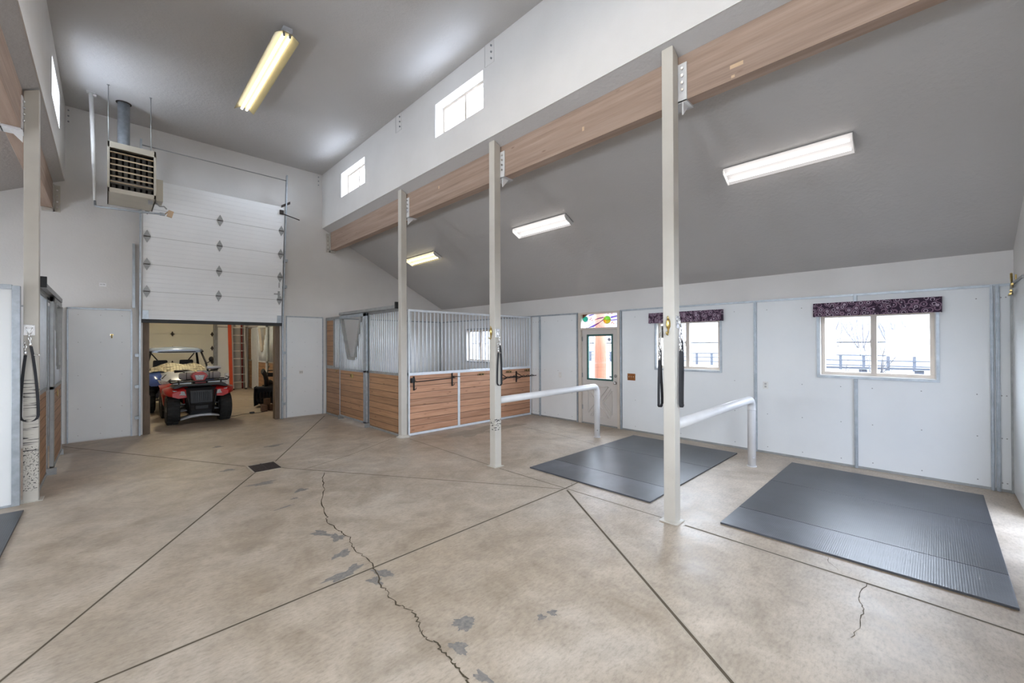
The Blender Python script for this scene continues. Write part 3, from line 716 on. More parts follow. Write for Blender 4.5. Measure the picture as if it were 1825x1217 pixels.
# plates where beams meet the far wall
for side in (1, -1):
    X = (lambda x: x) if side == 1 else mx
    root = thing('beam_hanger', 'painted steel plate with bolts at the back wall end of the %s beam' % ('right' if side == 1 else 'left'), 'bracket', (X(4.1), YF - .02, 4.1))
    q = MB(); q.box(X(3.965), YF - .012, 4.09, X(4.045), YF - .0005, 4.56); q.box(X(4.035), YF - .088, 4.09, X(4.047), YF - .012, 4.56); q.box(X(4.035), YF - .088, 4.09, X(4.18), YF - .0005, 4.13); part('hanger_plate', q, 'post', root)
    for z in (4.17, 4.27, 4.37, 4.47):
        q = MB(); bolts(q, [(X(4.002), YF - .012, z)], (0, -1, 0)); part('bolt', q, 'steel', root)
for (ya, yb, lab) in ((4.29, 4.483, 'painted steel plate with bolts right of the high window nearest the foreground'), (6.84, 7.045, 'painted steel plate with bolts high between the two small windows')):
    root = thing('ceiling_plate', lab, 'bracket', (XW, (ya + yb) / 2, 5.8)); q = MB(); q.box(XW - .006, ya, 5.705, XW - .0005, yb, ZC - .002); q.box(XW - .009, yb, 5.705, XW - .0005, yb + .006, ZC - .002, 1)
    part('steel_plate', q, ['wall', 'slot'], root)
    for z in (5.77, 5.86, 5.95):
        q = MB(); bolts(q, [(XW - .006, ya + .055, z)], (-1, 0, 0)); part('bolt', q, 'grey_pl', root)
for xx, lab in ((XW - .09, 'row of dark bolts in the high right corner of the back wall'), (XWL + .04, 'row of dark bolts in the high left corner of the back wall')):
    root = thing('ceiling_plate', lab, 'bracket', (xx, YF, 5.8)); q = MB(); q.box(xx - .03, YF - .006, 5.68, xx + .07 if xx > 0 else xx + .04, YF - .0005, ZC - .02); part('steel_plate', q, 'wall', root)
    for z in (5.74, 5.84, 5.94):
        q = MB(); bolts(q, [(xx, YF - .006, z)], (0, -1, 0), .013); part('bolt', q, 'grey_pl', root)
# hitch rails
def rail(y, label):
    q = MB(); r = .052; z = .948; xe = 6.53; pts = [(4.038, y, z - .015)]
    cx, cz, rr = xe - .11, z - .11, .11
    for k in range(9):
        a = R(90 - 90 * k / 8); pts.append((cx + rr * math.cos(a) + 0, y, cz + rr * math.sin(a)))
    pts.append((xe, y, .012)); q.path(pts, r, 20)
    q.lathe([(.055, 0), (.055, .012)], (xe, y, z - .15), 'Z', 20)
    root = thing('tie_rail', label, 'rail', (xe, y, 0)); part('bent_pipe', q, 'railp', root)
    q = MB(); q.lathe([(.062, 0), (.062, .012)], (xe, y, 0), 'Z', 20); part('floor_collar', q, 'railp', root)
    q = MB(); bolts(q, [(xe - .045, y - .045 * .7, .14)], (-.7, -.7, 0), .008, .012); part('bolt', q, 'steel', root)
rail(4.415, 'white bent pipe rail running in front of the exterior door'); rail(1.825, 'white bent pipe rail running between the two rubber mat areas')

# ================================================================== HORSE STALLS
YS = 6.985
st = thing('stall_partition', 'wood and barred stall side facing the camera, with brown boards below and steel bars above', 'stall wall', (5.8, YS, 0))
q = MB()
for a in ((4.075, 0, 4.105, 2.37), (7.44, 0, 7.47, 2.37), (5.235, .05, 5.29, 1.145)): q.box(a[0], YS - .012, a[1], a[2], YS + .04, a[3])
q.box(4.075, YS - .012, 2.37, 7.47, YS + .04, 2.41); q.box(4.075, YS - .016, 1.145, 7.47, YS + .045, 1.20); q.box(4.105, YS - .012, .005, 7.44, YS + .04, .05)
part('frame', q, 'galvl', st, bevel=.003)
for a, b in ((4.105, 5.235), (5.29, 7.44)):
    q = MB(); q.box(a, YS, .05, b, YS + .03, 1.145); part('boards', q, 'boardx', st)
n = 37
for i in range(n):
    x = 4.13 + i * (7.43 - 4.13) / n + .01; q = MB(); q.tube((x, YS + .014, 1.195), (x, YS + .014, 2.375), .0125, 10); part('bar', q, 'galvl', st)
def stall_front(side, ya=7.095, yb=10.775, label='', lo=0.0):
    X = (lambda x: x) if side == 1 else mx
    root = thing('horse_stall', label, 'stall wall', (X(3.95), (ya + yb) / 2, 0)); fm = 'galvd'
    x0, x1 = 3.945, 3.985
    def bx(q, xa, y_a, z_a, xb, y_b, z_b, mi=0): q.box(X(xa), y_a, z_a, X(xb), y_b, z_b, mi)
    q = MB(); bx(q, x0, ya, 2.37, x1, yb, 2.415); bx(q, x0, ya, 1.145, x1, 8.42, 1.19); bx(q, x0, 9.72, 1.145, x1, yb, 1.19)
    bx(q, x0, ya, 0, x1, ya + .02, 2.4); bx(q, x0, yb - .03, 0, x1, yb, 2.4); bx(q, x0, 8.36, 0, x1, 8.42, 2.4); bx(q, x0, 9.745, 0, x1, 9.79, 2.4); bx(q, x0, 10.20, 1.19, x1, 10.235, 2.37)
    bx(q, x0, ya, 0, x1, 8.36, .04); bx(q, x0, 9.79, 0, x1, yb, .04)
    part('frame', q, fm, root, bevel=.003)
    for a, b, c, d in ((ya + .02, 8.36, .04, 1.145), (9.79, yb - .03, .04, 1.145), (10.265, yb - .055, 1.225, 2.335)):
        q = MB(); bx(q, x0 + .01, a, c, x0 + .03, b, d); part('boards', q, 'boardy', root)
    q = MB()
    for a in ((10.235, 1.19, 10.265, 2.37), (yb - .055, 1.19, yb - .03, 2.37), (10.265, 1.19, yb - .055, 1.225), (10.265, 2.335, yb - .055, 2.37)): bx(q, x0 - .008, a[0], a[1], x0 + .02, a[2], a[3])
    part('panel_frame', q, fm, root)
    for a, b in ((ya + .06, 8.33), (9.83, 10.19)):
        k = int(round((b - a) / .088))
        for i in range(k + 1):
            q = MB(); y = a + (b - a) * i / k; q.tube((X(x0 + .02), y, 1.18), (X(x0 + .02), y, 2.38), .0125, 8); part('bar', q, 'galvl', root)
    # track and sliding door
    q = MB(); bx(q, 3.885, ya - .01, 2.425, 3.935, 9.80, 2.49); bx(q, 3.935, ya - .01, 2.40, 3.945, 9.80, 2.47); part('door_track', q, fm, root, bevel=.003)
    q = MB(); bx(q, 3.87, ya - .012, 2.42, 3.945, ya + .03, 2.545); part('track_stop', q, 'iron', root)
    d = MB(); d0, d1 = 3.888, 3.925; y0, y1 = 8.36, 9.77
    for a in ((y1 - .03, .07, y1, 2.41), (y0, .07, y0 + .15, 2.41), (y0, 2.34, y1, 2.41), (y0, 1.145, y1, 1.19), (y0, .07, y1, .11)): bx(d, d0, a[0], a[1], d1, a[2], a[3])
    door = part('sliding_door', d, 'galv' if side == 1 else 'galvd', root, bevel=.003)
    q = MB(); bx(q, d0 + .008, y0 + .15, .11, d0 + .028, y1 - .03, 1.145); part('door_boards', q, 'boardy', door)
    # V yoke
    T = [(9.66, 2.34), (9.27, 1.43), (8.94, 1.43), (8.62, 2.34)]
    q = MB(); pts = [(X(d0 + .016), a, b) for a, b in T]
    for a, b in zip(pts, pts[1:]): q.path([a, b], 0, flat=(.030, .030, (1, 0, 0)))
    part('v_yoke', q, 'galvd', door)
    k = 14
    for i in range(k):
        y = y0 + .19 + (y1 - .06 - y0 - .19) * i / (k - 1)
        if y > 9.27: zt = 1.43 + (y - 9.27) / (9.66 - 9.27) * .91
        elif y < 8.94: zt = 1.43 + (8.94 - y) / (8.94 - 8.62) * .91
        else: zt = 1.43
        q = MB(); q.tube((X(d0 + .018), y, 1.18), (X(d0 + .018), y, min(zt, 2.35) - .01), .0125, 8); part('door_bar', q, 'galvl', door)
    q = MB(); bx(q, d0 - .03, y0 - .02, 0.0, d1 + .03, y0 + .02, .09); part('floor_guide', q, 'galvd', root); q = MB(); bx(q, d0 - .02, y1 - .01, 0, d1 + .02, y1 + .03, .09); part('floor_guide', q, 'galvd', root)
    q = MB(); c = Vector((X(d0 + .004), 9.09, 1.055)); q.path([c + Vector((0, .075 * math.cos(t * math.pi / 9), .05 * math.sin(t * math.pi / 9) - .01)) for t in range(19)], .005, 6, closed=False); bx(q, d0 + .002, 9.04, 1.00, d0 + .009, 9.14, 1.09)
    part('recessed_handle', q, 'brass', door)
    return root
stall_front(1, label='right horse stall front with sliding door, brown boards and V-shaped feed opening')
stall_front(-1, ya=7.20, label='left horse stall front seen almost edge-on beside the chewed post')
# left stall side : white panel facing the camera
q = MB(); q.box(XLW + .02, 7.02, .02, -.745, 7.05, 2.36)
root = thing('stall_partition', 'smooth white stall side panel at the left edge of the view', 'stall wall', (-2.4, 7.03, 0)); part('panel', q, 'panel', root)
q = MB(); q.box(-.745, 7.0, 0, -.685, 7.07, 2.40); q.box(XLW + .02, 7.0, 2.36, -.745, 7.07, 2.41); q.box(XLW + .02, 7.0, 0, -.745, 7.06, .02); part('frame', q, 'galv', root, bevel=.003)
# caulk lump around the corner post's foot
q = MB(); rng = random.Random(4); ring = []
for i in range(20):
    a = 2 * math.pi * i / 20; ring.append((3.98 + .13 * math.cos(a) * rng.uniform(.75, 1.15), 7.0 + .12 * math.sin(a) * rng.uniform(.75, 1.1), .0))
q.loft([ring, [(3.98 + (x - 3.98) * .7, 7.0 + (y - 7.0) * .7, .03) for x, y, z in ring], [(3.98 + (x - 3.98) * .45, 7.0 + (y - 7.0) * .45, .045) for x, y, z in ring]])
tag(q.build('mortar_collar', 'mortar', None), 'rough pale mortar lump around the foot of the stall corner post', 'mortar')

# ---- racks and hooks on the stall side
r1 = thing('blanket_bar', 'black iron blanket bar with hooks on the left end of the barred stall side', 'rack', (4.64, YS, 1.0))
q = MB(); q.tube((4.19, YS - .10, 1.03), (5.10, YS - .10, 1.055), .009, 8); q.tube((5.085, YS - .02, 1.085), (5.18, YS - .17, 1.075), .007, 6); part('crossbar', q, 'iron', r1)
for x, dz in ((4.19, 0), (5.085, .02)):
    q = MB(); q.box(x - .012, YS - .022, .86 + dz, x + .012, YS - .001, 1.13 + dz); q.path([(x, YS - .015, 1.06 + dz), (x, YS - .06, 1.045 + dz), (x, YS - .10, 1.035 + dz)], .008, 6)
    b = part('bracket', q, 'iron', r1); q = MB(); q.path([(x, YS - .02, .89 + dz), (x, YS - .05, .875 + dz), (x + .01, YS - .075, .895 + dz), (x + .012, YS - .08, .92 + dz)], .006, 6); part('hook', q, 'iron', b)
q = MB(); q.box(4.115, YS - .06, 1.01, 4.185, YS - .01, 1.10); part('bracket', q, 'iron', r1)
def saddle_rack(x, z, ln, label):
    r = thing('saddle_rack', label, 'rack', (x, YS, z)); q = MB(); q.box(x - .014, YS - .02, z - .14, x + .014, YS - .001, z + .12); q.box(x - .09, YS - .02, z - .02, x + .01, YS - .008, z + .01); part('wall_plate', q, 'iron', r)
    y1 = YS - ln
    for dx in (-.075, .075):
        q = MB(); q.path([(x, YS - .02, z + .08 if dx > 0 else z - .03), (x + dx, YS - .14, z - .005), (x + dx, y1 + .02, z + .045), (x + dx * .6, y1, z + .05)], .009, 8); part('arm', q, 'iron', r)
    q = MB()
    for t in (.25, .55, .85):
        yy = YS - .14 - (ln - .16) * t; zz = z - .005 + .05 * t; q.path([(x - .075, yy, zz), (x, yy, zz + .03), (x + .075, yy, zz)], .007, 6)
    q.path([(x, YS - .02, z - .07), (x, YS - .2, z - .0)], .008, 6); part('brace', q, 'iron', r)
saddle_rack(6.47, .97, .50, 'black iron saddle rack half hidden behind the middle post'); saddle_rack(6.96, .975, .60, 'black iron saddle rack nearest the right end of the stall side')
def shoe_hook(x, z, label):
    r = thing('horseshoe_hook', label, 'hook', (x, YS, z)); q = MB()
    for dx in (-.055, .035): q.path([(x + dx + .032 * math.sin(a), YS - .012 - .012 * (1 + math.cos(a)), z + .035 * math.cos(a)) for a in [R(-135 + 270 * i / 12) for i in range(13)]], .006, 6)
    part('hook', q, 'brass', r); q = MB(); q.box(x - .09, YS - .008, z - .012, x + .07, YS, z + .012); part('plate', q, 'iron', r)
shoe_hook(5.87, 1.075, 'brass horseshoe hook on the boards left of the middle post'); shoe_hook(6.72, 1.09, 'brass horseshoe hook just right of the middle post'); shoe_hook(7.34, 1.10, 'brass horseshoe hook at the right end of the stall boards')
r = thing('brass_hook', 'tiny brass hook at the top left of the stall front boards', 'hook', (3.945, 10.03, 1.10)); q = MB(); q.path([(3.944, 10.03, 1.13), (3.925, 10.03, 1.115), (3.91, 10.03, 1.085), (3.905, 10.03, 1.11)], .007, 6); part('hook', q, 'brass', r)

# ---- cross ties and horse-head hooks on the posts
def chain(q, a, b, r=.009, n=4):
    a, b = Vector(a), Vector(b)
    for i in range(n):
        p = a.lerp(b, (i + .5) / n); d = (b - a) / n * .62; s = Vector((1, 0, 0)) if i % 2 else Vector((0, 1, 0))
        if abs(d.normalized().dot(s)) > .9: s = Vector((0, 0, 1))
        q.path([p + d * math.cos(t) + s * r * math.sin(t) for t in [2 * math.pi * k / 10 for k in range(10)]], .0032, 6, closed=True)
def cross_tie(x, y, z, zb, label, out=-1, wd=.06, face=(1, 0, 0)):
    r = thing('cross_tie', label, 'strap', (x, y, z)); s = out
    q = MB(); q.box(x - .042, y, z - .06, x + .042, y + s * .004, z + .06)
    for dx in (-.032, .032):
        for dz in (-.05, .05): q.tube((x + dx, y, z + dz), (x + dx, y + s * .009, z + dz), .006, 8)
    q.box(x - .024, y, z + .022, x + .024, y + s * .016, z + .036); part('ring_plate', q, 'steel', r, bevel=.002)
    q = MB(); q.path([(x - .024, y + s * .012, z + .03), (x + .024, y + s * .012, z + .03), (x + .008, y + s * .03, z - .05), (x - .008, y + s * .03, z - .05)], .005, 8, closed=True); part('tie_ring', q, 'steel', r)
    q = MB(); yy = y + s * .032; chain(q, (x, yy, z - .045), (x + .012, yy, z - .15), .010, 3); q.lathe([(.007, 0), (.012, -.01), (.012, -.03), (.006, -.04)], (x + .012, yy, z - .14), 'Z', 10); part('snap', q, 'steel', r)
    za = z - .18
    q = MB(); L = [(x + .014, yy, za)]; n = 10; hw = wd / 2
    for i in range(1, n + 1):
        t = i / n; L.append((x + .014 + (hw - .014) * math.sin(t * 1.57) + .004, yy + s * .004 * math.sin(t * 5), za + (zb + hw - za) * t))
    for i in range(1, 9):
        a = math.pi * i / 9; L.append((x + hw * math.cos(a) + .004, yy, zb + hw - hw * math.sin(a)))
    for i in range(0, n + 1):
        t = i / n; L.append((x - hw + hw * .55 * t * t + .004, yy - s * .002, zb + hw + (za - .10 - zb - hw) * t))
    q.path(L, 0, flat=(.0125, .0022, face)); part('webbing', q, 'strap', r)
    q = MB(); e = L[-1]; q.lathe([(.005, 0), (.012, .012), (.013, .035), (.007, .05)], e, 'Z', 10); chain(q, (e[0], e[1], e[2] + .045), (e[0] - .006, e[1], e[2] + .15), .011, 3); part('snap', q, 'steel', r)
    q = MB(); q.path([(x + hw * .9 + .019 * math.cos(t), yy + s * .004, za - .10 + .011 * math.sin(t)) for t in [2 * math.pi * k / 12 for k in range(12)]], .004, 6, closed=True); part('buckle', q, 'steel', r)
    return r
cross_tie(3.99, 1.760, 1.955, 1.125, 'black cross tie strap with chrome snaps on the camera side of the foreground post', face=(-.41, .91, 0))
cross_tie(3.925, 1.882, 1.86, 1.115, 'black cross tie strap half hidden behind the left edge of the foreground post', out=1, wd=.07, face=(-.41, .91, 0))
cross_tie(3.972, 4.353, 1.90, 1.155, 'black cross tie strap hanging on the scraped middle post', wd=.085, face=(.74, -.67, 0))
cross_tie(-.625, 7.073, 1.92, .90, 'black cross tie strap hanging on the chewed left post', wd=.13)
def head_hook(x, y, z, label):
    r = thing('horse_head_hook', label, 'hook', (x, y, z)); q = MB()
    q.loft([[(x - d, y + a * math.cos(t), zc + b * math.sin(t)) for t in [2 * math.pi * k / 12 for k in range(12)]] for d, a, b, zc in ((0, .022, .055, z), (.010, .022, .052, z), (.022, .015, .042, z + .003), (.03, .008, .03, z + .008))])
    q.loft([[(x - .012 + a * math.cos(t), y + a * math.sin(t), zz) for t in [2 * math.pi * k / 8 for k in range(8)]] for zz, a in ((z + .05, .011), (z + .065, .008), (z + .083, .002))])
    part('horse_head', q, 'brass', r); q = MB(); q.path([(x - .004, y, z - .04), (x - .008, y, z - .085), (x - .022, y, z - .105), (x - .04, y, z - .098), (x - .046, y, z - .075)], [.008, .007, .007, .006, .008], 8); part('hook', q, 'brass', r)
head_hook(3.919, 1.82, 1.935, 'brass horse-head hook on the foreground post'); head_hook(3.919, 4.43, 1.92, 'brass horse-head hook on the scraped middle post')

# ---- rubber mats, each sheet a thing
def rmat(x0, x1, y0, y1, m_, label):
    q = MB(); q.box(x0 + .003, y0, .0008, x1 - .003, y1, .017); tag(q.build('rubber_mat', m_, None, .002), label, 'mat', 'rubber stall mats')
for (xa, xb, mt, w1) in ((4.238, 4.79, 'matglare', 'narrow front strip'), (4.79, 5.99, 'mat', 'middle sheet'), (5.99, 7.10, 'mat', 'rear sheet beside the wall')):
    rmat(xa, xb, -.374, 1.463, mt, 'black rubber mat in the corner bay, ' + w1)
    rmat(xa, xb, 2.188, 3.989, mt, 'black rubber mat in front of the purple-curtained far window, ' + w1)
q = MB(); q.box(-2.2, 4.9, .0008, -.63, 6.725, .017); tag(q.build('rubber_mat', 'mat', None, .002), 'black rubber mat at the left edge of the floor', 'mat', 'rubber stall mats')
# ---- drain
r = thing('floor_drain', 'rusty dark square floor drain grate in the aisle', 'drain', (1.6, 6.7, 0)); q = MB()
x0, x1, y0, y1 = 1.418, 1.785, 6.465, 6.93
for a in ((x0, y0, x1, y0 + .02), (x0, y1 - .02, x1, y1), (x0, y0, x0 + .02, y1), (x1 - .02, y0, x1, y1)): q.box(a[0], a[1], .001, a[2], a[3], .008)
part('drain_frame', q, 'jointl', r)
q = MB(); q.box(x0 + .02, y0 + .02, .0008, x1 - .02, y1 - .02, .003, 0)
for i in range(14): yy = y0 + .03 + i * (y1 - y0 - .06) / 14; q.box(x0 + .02, yy, .003, x1 - .02, yy + .016, .008)
q.box((x0 + x1) / 2 - .01, y0 + .02, .003, (x0 + x1) / 2 + .01, y1 - .02, .0085); part('grate', q, 'grate', r)

# ================================================================== LAMPS
def prism_lens(name, col, st):
    m, nt, b = newmat(name); nt.nodes.remove(b); out = nt.nodes['Material Output']
    t = nt.nodes.new('ShaderNodeBsdfTransparent'); e = nt.nodes.new('ShaderNodeEmission'); e.inputs[0].default_value = tuple(col) + (1,); e.inputs[1].default_value = st
    mx_ = nt.nodes.new('ShaderNodeMixShader'); mx_.inputs[0].default_value = .62
    nt.links.new(t.outputs[0], mx_.inputs[1]); nt.links.new(e.outputs[0], mx_.inputs[2]); nt.links.new(mx_.outputs[0], out.inputs[0]); return m
M['lens_w'] = prism_lens('prismatic_lens', (1, .96, .94), 0.25)
M['tubehid'] = emis('wrap_tube_left_fill', (1, .95, .92), 22)
M['lens_y'] = prism_lens('prismatic_lens_aged', (1, .84, .45), .20)
def wrap_light(x, y, side, lens, tubem, label, L=1.235):
    """ceiling fixture on the sloped ceiling; x,y give its centre on the ceiling"""
    r = thing('ceiling_light', label, 'lamp', (x, y, zs(x if side == 1 else mx(x))), 'ceiling lights on the sloped ceilings')
    t = Vector((side, 0, -SL)).normalized(); nn = Vector((-side * SL, 0, -1)).normalized(); c = Vector((x, y, zs(x if side == 1 else mx(x))))
    def P(a, b, yy): return c + t * a + nn * b + Vector((0, yy - y, 0))
    def pr_(q, prof, ya, yb, mi=0, closed=True):
        A = [P(a, b, ya) for a, b in prof]; B = [P(a, b, yb) for a, b in prof]; n = len(prof)
        for i in range(n if closed else n - 1): q.face([A[i], A[(i + 1) % n], B[(i + 1) % n], B[i]], mi)
        return A, B
    ya, yb = y - L / 2, y + L / 2
    q = MB(); A, B = pr_(q, [(-.115, .002), (.115, .002), (.115, .018), (-.115, .018)], ya, yb); q.face(A[::-1]); q.face(B); part('housing', q, 'housing', r)
    lp = [(-.118, .018), (-.122, .055), (-.095, .088), (.095, .088), (.122, .055), (.118, .018)]
    q = MB(); pr_(q, lp, ya + .006, yb - .006, 0, False); ln = part('lens', q, lens, r)
    for a, b in ((ya, ya + .006), (yb - .006, yb)):
        q = MB(); A, B = pr_(q, lp, a, b); q.face(A[::-1]); q.face(B); part('end_cap', q, 'trimw', r)
    for a in (-.06, .06):
        q = MB(); q.tube(P(a, .055, ya + .03), P(a, .055, yb - .03), .014, 10); part('lamp_tube', q, tubem, r)
    return r
wrap_light(5.50, 1.185, 1, 'lens_w', 'tubewhite', 'bright white wraparound ceiling light, largest and nearest the right edge')
wrap_light(5.49, 4.85, 1, 'lens_w', 'tubewhite', 'bright white wraparound ceiling light, middle one on the sloped ceiling')
wrap_light(5.49, 8.67, 1, 'lens_y', 'tubey', 'yellowed wraparound ceiling light, farthest on the sloped ceiling')
wrap_light(mx(5.49), 1.2, -1, 'lens_w', 'tubehid', 'unseen white wraparound fill light added over the left bay, near'); wrap_light(mx(5.49), 4.85, -1, 'lens_w', 'tubehid', 'unseen white wraparound fill light added over the left bay, middle'); wrap_light(mx(5.49), 8.67, -1, 'lens_w', 'tubehid', 'unseen white wraparound fill light added over the left bay, farthest')  # unseen lamps added to brighten the left side and back wall
def strip_light(x, y0, y1, z, zc, label, tube='yellowtube'):
    r = thing('strip_light', label, 'lamp', (x, (y0 + y1) / 2, z)); q = MB()
    prof = [(-.148, -.065), (-.06, .0), (.06, .0), (.148, -.065), (.148, -.0665), (.135, -.060), (.06, -.006), (-.06, -.006), (-.135, -.060), (-.148, -.0665)]
    q.prism([(x + a, z + b) for a, b in prof], 'Y', y0, y1); part('reflector', q, 'reflector', r)
    q = MB(); q.box(x - .055, y0 - .03, z + .002, x + .055, y1 + .01, z + .055); part('housing', q, 'silver', r)
    for a in (-.036, .036):
        q = MB(); q.tube((x + a, y0 + .04, z - .032), (x + a, y1 - .02, z - .032), .0185, 12); part('lamp_tube', q, tube, r)
        for yy in (y0 + .02, y1 - .01):
            q = MB(); q.box(x + a - .012, yy - .01, z - .05, x + a + .012, yy + .01, z - .002); part('lamp_holder', q, 'grey_pl', r)
    for yy in (y0 + .25, y1 - .25):
        q = MB(); q.tube((x, yy, z + .05), (x, yy, zc), .004, 6); part('hanger', q, 'galvd', r)
strip_light(1.70, 5.98, 8.42, 5.885, ZC, 'yellow-lit twin tube strip light hanging under the high centre ceiling')
strip_light(1.70, 2.3, 4.74, 5.885, ZC, 'unseen twin tube fill light added under the high ceiling above the viewpoint', 'filltube')  # unseen strip added to brighten the aisle floor and back wall
strip_light(1.70, -.3, 2.1, 5.885, ZC, 'second unseen twin tube fill light added under the high ceiling above the viewpoint', 'filltube')  # another unseen strip added for more aisle light
strip_light(1.70, 14.0, 16.44, 4.45, 4.6, 'unseen twin tube fill light added in the bay behind the overhead door', 'rearfill')  # out of view, added as fill for the dark rear bay

# ================================================================== UNIT HEATER
h = thing('unit_heater', 'beige gas unit heater with louvers hung from the high ceiling', 'heater', (.29, 9.8, 4.2))
X0, X1, Y0, Y1, Z0, Z1 = -.008, .598, 9.4, 10.28, 4.255, 5.085
q = MB()
q.box(X0, Y0 + .03, Z0, X1, Y1, Z0 + .02); q.box(X0, Y0 + .03, Z1 - .02, X1, Y1, Z1); q.box(X0, Y0 + .03, Z0, X0 + .02, Y1, Z1); q.box(X1 - .02, Y0 + .03, Z0, X1, Y1, Z1); q.box(X0, Y1 - .02, Z0, X1, Y1, Z1)
for a in ((X0, Z0, X1, Z0 + .075), (X0, Z1 - .10, X1, Z1), (X0, Z0, X0 + .03, Z1), (X1 - .03, Z0, X1, Z1)): q.box(a[0], Y0, a[1], a[2], Y0 + .03, a[3])
part('cabinet', q, 'heater', h, bevel=.004)
q = MB(); q.box(X0 + .02, Y0 + .35, Z0 + .02, X1 - .02, Y0 + .36, Z1 - .02); part('back_panel', q, 'iron', h)
for i in range(6):
    zc = Z1 - .175 - i * .097; q = MB(); dz = .012 if i in (0, 5) else .03
    q.hexa([(X0 + .035, Y0 + .005, zc - .008 + (.03 - dz)), (X1 - .035, Y0 + .005, zc - .008 + (.03 - dz)), (X1 - .035, Y0 + .07, zc + dz), (X0 + .035, Y0 + .07, zc + dz), (X0 + .035, Y0 + .005, zc - .002 + (.03 - dz)), (X1 - .035, Y0 + .005, zc - .002 + (.03 - dz)), (X1 - .035, Y0 + .07, zc + dz + .006), (X0 + .035, Y0 + .07, zc + dz + .006)])
    part('louver', q, 'louver', h)
for i in range(7):
    x = X0 + .075 + i * (X1 - X0 - .15) / 6; q = MB(); q.path([(x, Y0 + .16, Z0 + .06), (x, Y0 + .16, Z1 - .13)], .026, 10); part('burner_tube', q, 'tubes', h)
q = MB(); q.box(X0 + .04, Y0 + .09, Z0 + .17, X1 - .04, Y0 + .13, Z0 + .23); part('baffle', q, 'tubes', h)
q = MB(); q.box(X1 + .001, Y0 + .12, Z0 + .02, X1 + .10, Y0 + .42, Z0 + .40); part('control_box', q, 'heater', h, bevel=.004)
q = MB(); q.lathe([(.082, 0), (.082, .10), (.088, .102), (.088, .12), (.082, .122), (.082, ZC - Z1)], (.20, 10.0, Z1), 'Z', 24); part('vent_pipe', q, 'galv', h)
q = MB(); q.lathe([(.105, 0), (.105, -.006), (.085, -.01)], (.20, 10.0, ZC), 'Z', 24); part('vent_collar', q, 'grate', h)
for x in (.008, .535):
    q = MB(); q.tube((x, Y0 + .05, Z1 - .02), (x - .005, Y0 + .06, ZC), .006, 8); q.lathe([(.02, -.005), (.02, 0)], (x - .005, Y0 + .06, ZC), 'Z', 10); part('hanger_rod', q, 'galvd', h)
q = MB(); q.box(.50, Y0 + .1, Z0 - .045, .56, Y0 + .2, Z0); q.path([(.59, Y0 + .2, Z0 + .01), (.66, Y0 + .2, Z0 - .05), (.72, Y0 + .2, Z0 - .04), (.755, Y0 + .2, Z0 - .08)], .012, 8); part('gas_fitting', q, 'galvd', h)
g = thing('gas_pipe', 'white gas pipe dropping from the ceiling and running under the heater', 'pipe', (-.17, 9.93, 5))
q = MB(); q.path([(-.205, 9.95, ZC), (-.18, 9.95, 5.2), (-.17, 9.9, 4.6), (-.155, 9.8, 4.15)], [.032, .03, .022, .018], 12); part('drop_pipe', q, 'pipew', g)
q = MB(); q.path([(-.155, 9.8, 4.16), (-.15, 9.76, 4.07), (-.11, 9.7, 4.05), (.30, 9.66, 4.06), (.70, 9.6, 4.075)], .017, 10); part('run_pipe', q, 'galv', g)
q = MB(); q.box(-.24, 9.93, ZC - .05, -.14, 9.98, ZC - .02); q.box(-.26, 9.9, ZC - .006, -.15, 10.0, ZC); part('ceiling_strap', q, 'pipew', g)
q = MB(); q.tube((.38, 9.65, 4.062), (.42, 9.645, 4.063), .027, 10); q.tube((.66, 9.605, 4.073), (.73, 9.6, 4.075), .026, 10); part('coupling', q, 'galv', g)
q = MB(); q.T = Matrix.Translation((.80, 9.6, 4.10)) @ Matrix.Rotation(R(14), 4, 'Y'); q.box(-.035, -.03, -.055, .04, .03, .055); q.T = Matrix.Identity(4); q.path([(.73, 9.6, 4.08), (.77, 9.6, 4.13), (.80, 9.6, 4.16)], .010, 6); part('valve_tag', q, 'tanlab', g)

# ================================================================== OVERHEAD DOOR (vertical lift)
od = thing('overhead_door', 'white sectional overhead door raised halfway on leaning vertical tracks', 'door', (1.69, 10.6, 2.23))
def yd(z): return 10.70 - (z - 2.2) * .0985 if z > 2.2 else 10.70 + (2.2 - z) * .02
zsn = [2.245, 2.785, 3.305, 3.83, 4.355, 4.90]; DX0, DX1 = .478, 2.905
for a, b in zip(zsn, zsn[1:]):
    q = MB(); a2, b2 = a + .003, b - .003; n = 6
    for k in range(n):   # shallow horizontal ribs
        za, zb = a2 + (b2 - a2) * k / n, a2 + (b2 - a2) * (k + 1) / n
        q.hexa([(DX0, yd(za), za), (DX1, yd(za), za), (DX1, yd(za) + .045, za), (DX0, yd(za) + .045, za), (DX0, yd(zb), zb - .001), (DX1, yd(zb), zb - .001), (DX1, yd(zb) + .045, zb), (DX0, yd(zb) + .045, zb)])
    part('door_section', q, 'ohd', od)
q = MB()
for z in zsn[1:-1]: q.box(DX0, yd(z) + .008, z - .006, DX1, yd(z) + .012, z + .006)
part('joint_seal', q, 'slot', od)
q = MB(); q.box(DX0 - .01, yd(2.22) - .02, 2.18, DX1 + .01, yd(2.22) + .045, 2.25); part('bottom_seal', q, 'dark', od)
for z in zsn[1:-1]:
    for x in (DX0 + .06, (DX0 + DX1) / 2 - .005, DX1 - .055):
        q = MB(); yy = yd(z) - .006
        q.loft([[(x + a, yd(z + b) + o, z + b) for a, b in ((0, -.12), (.055, -.012), (.055, .012), (0, .12), (-.055, .012), (-.055, -.012))] for o in (-.010, -.003)], smooth=False)
        q.tube((x - .045, yy - .005, z), (x + .045, yy - .005, z), .008, 8, 1)
        part('hinge', q, ['galvd', 'grate'], od)
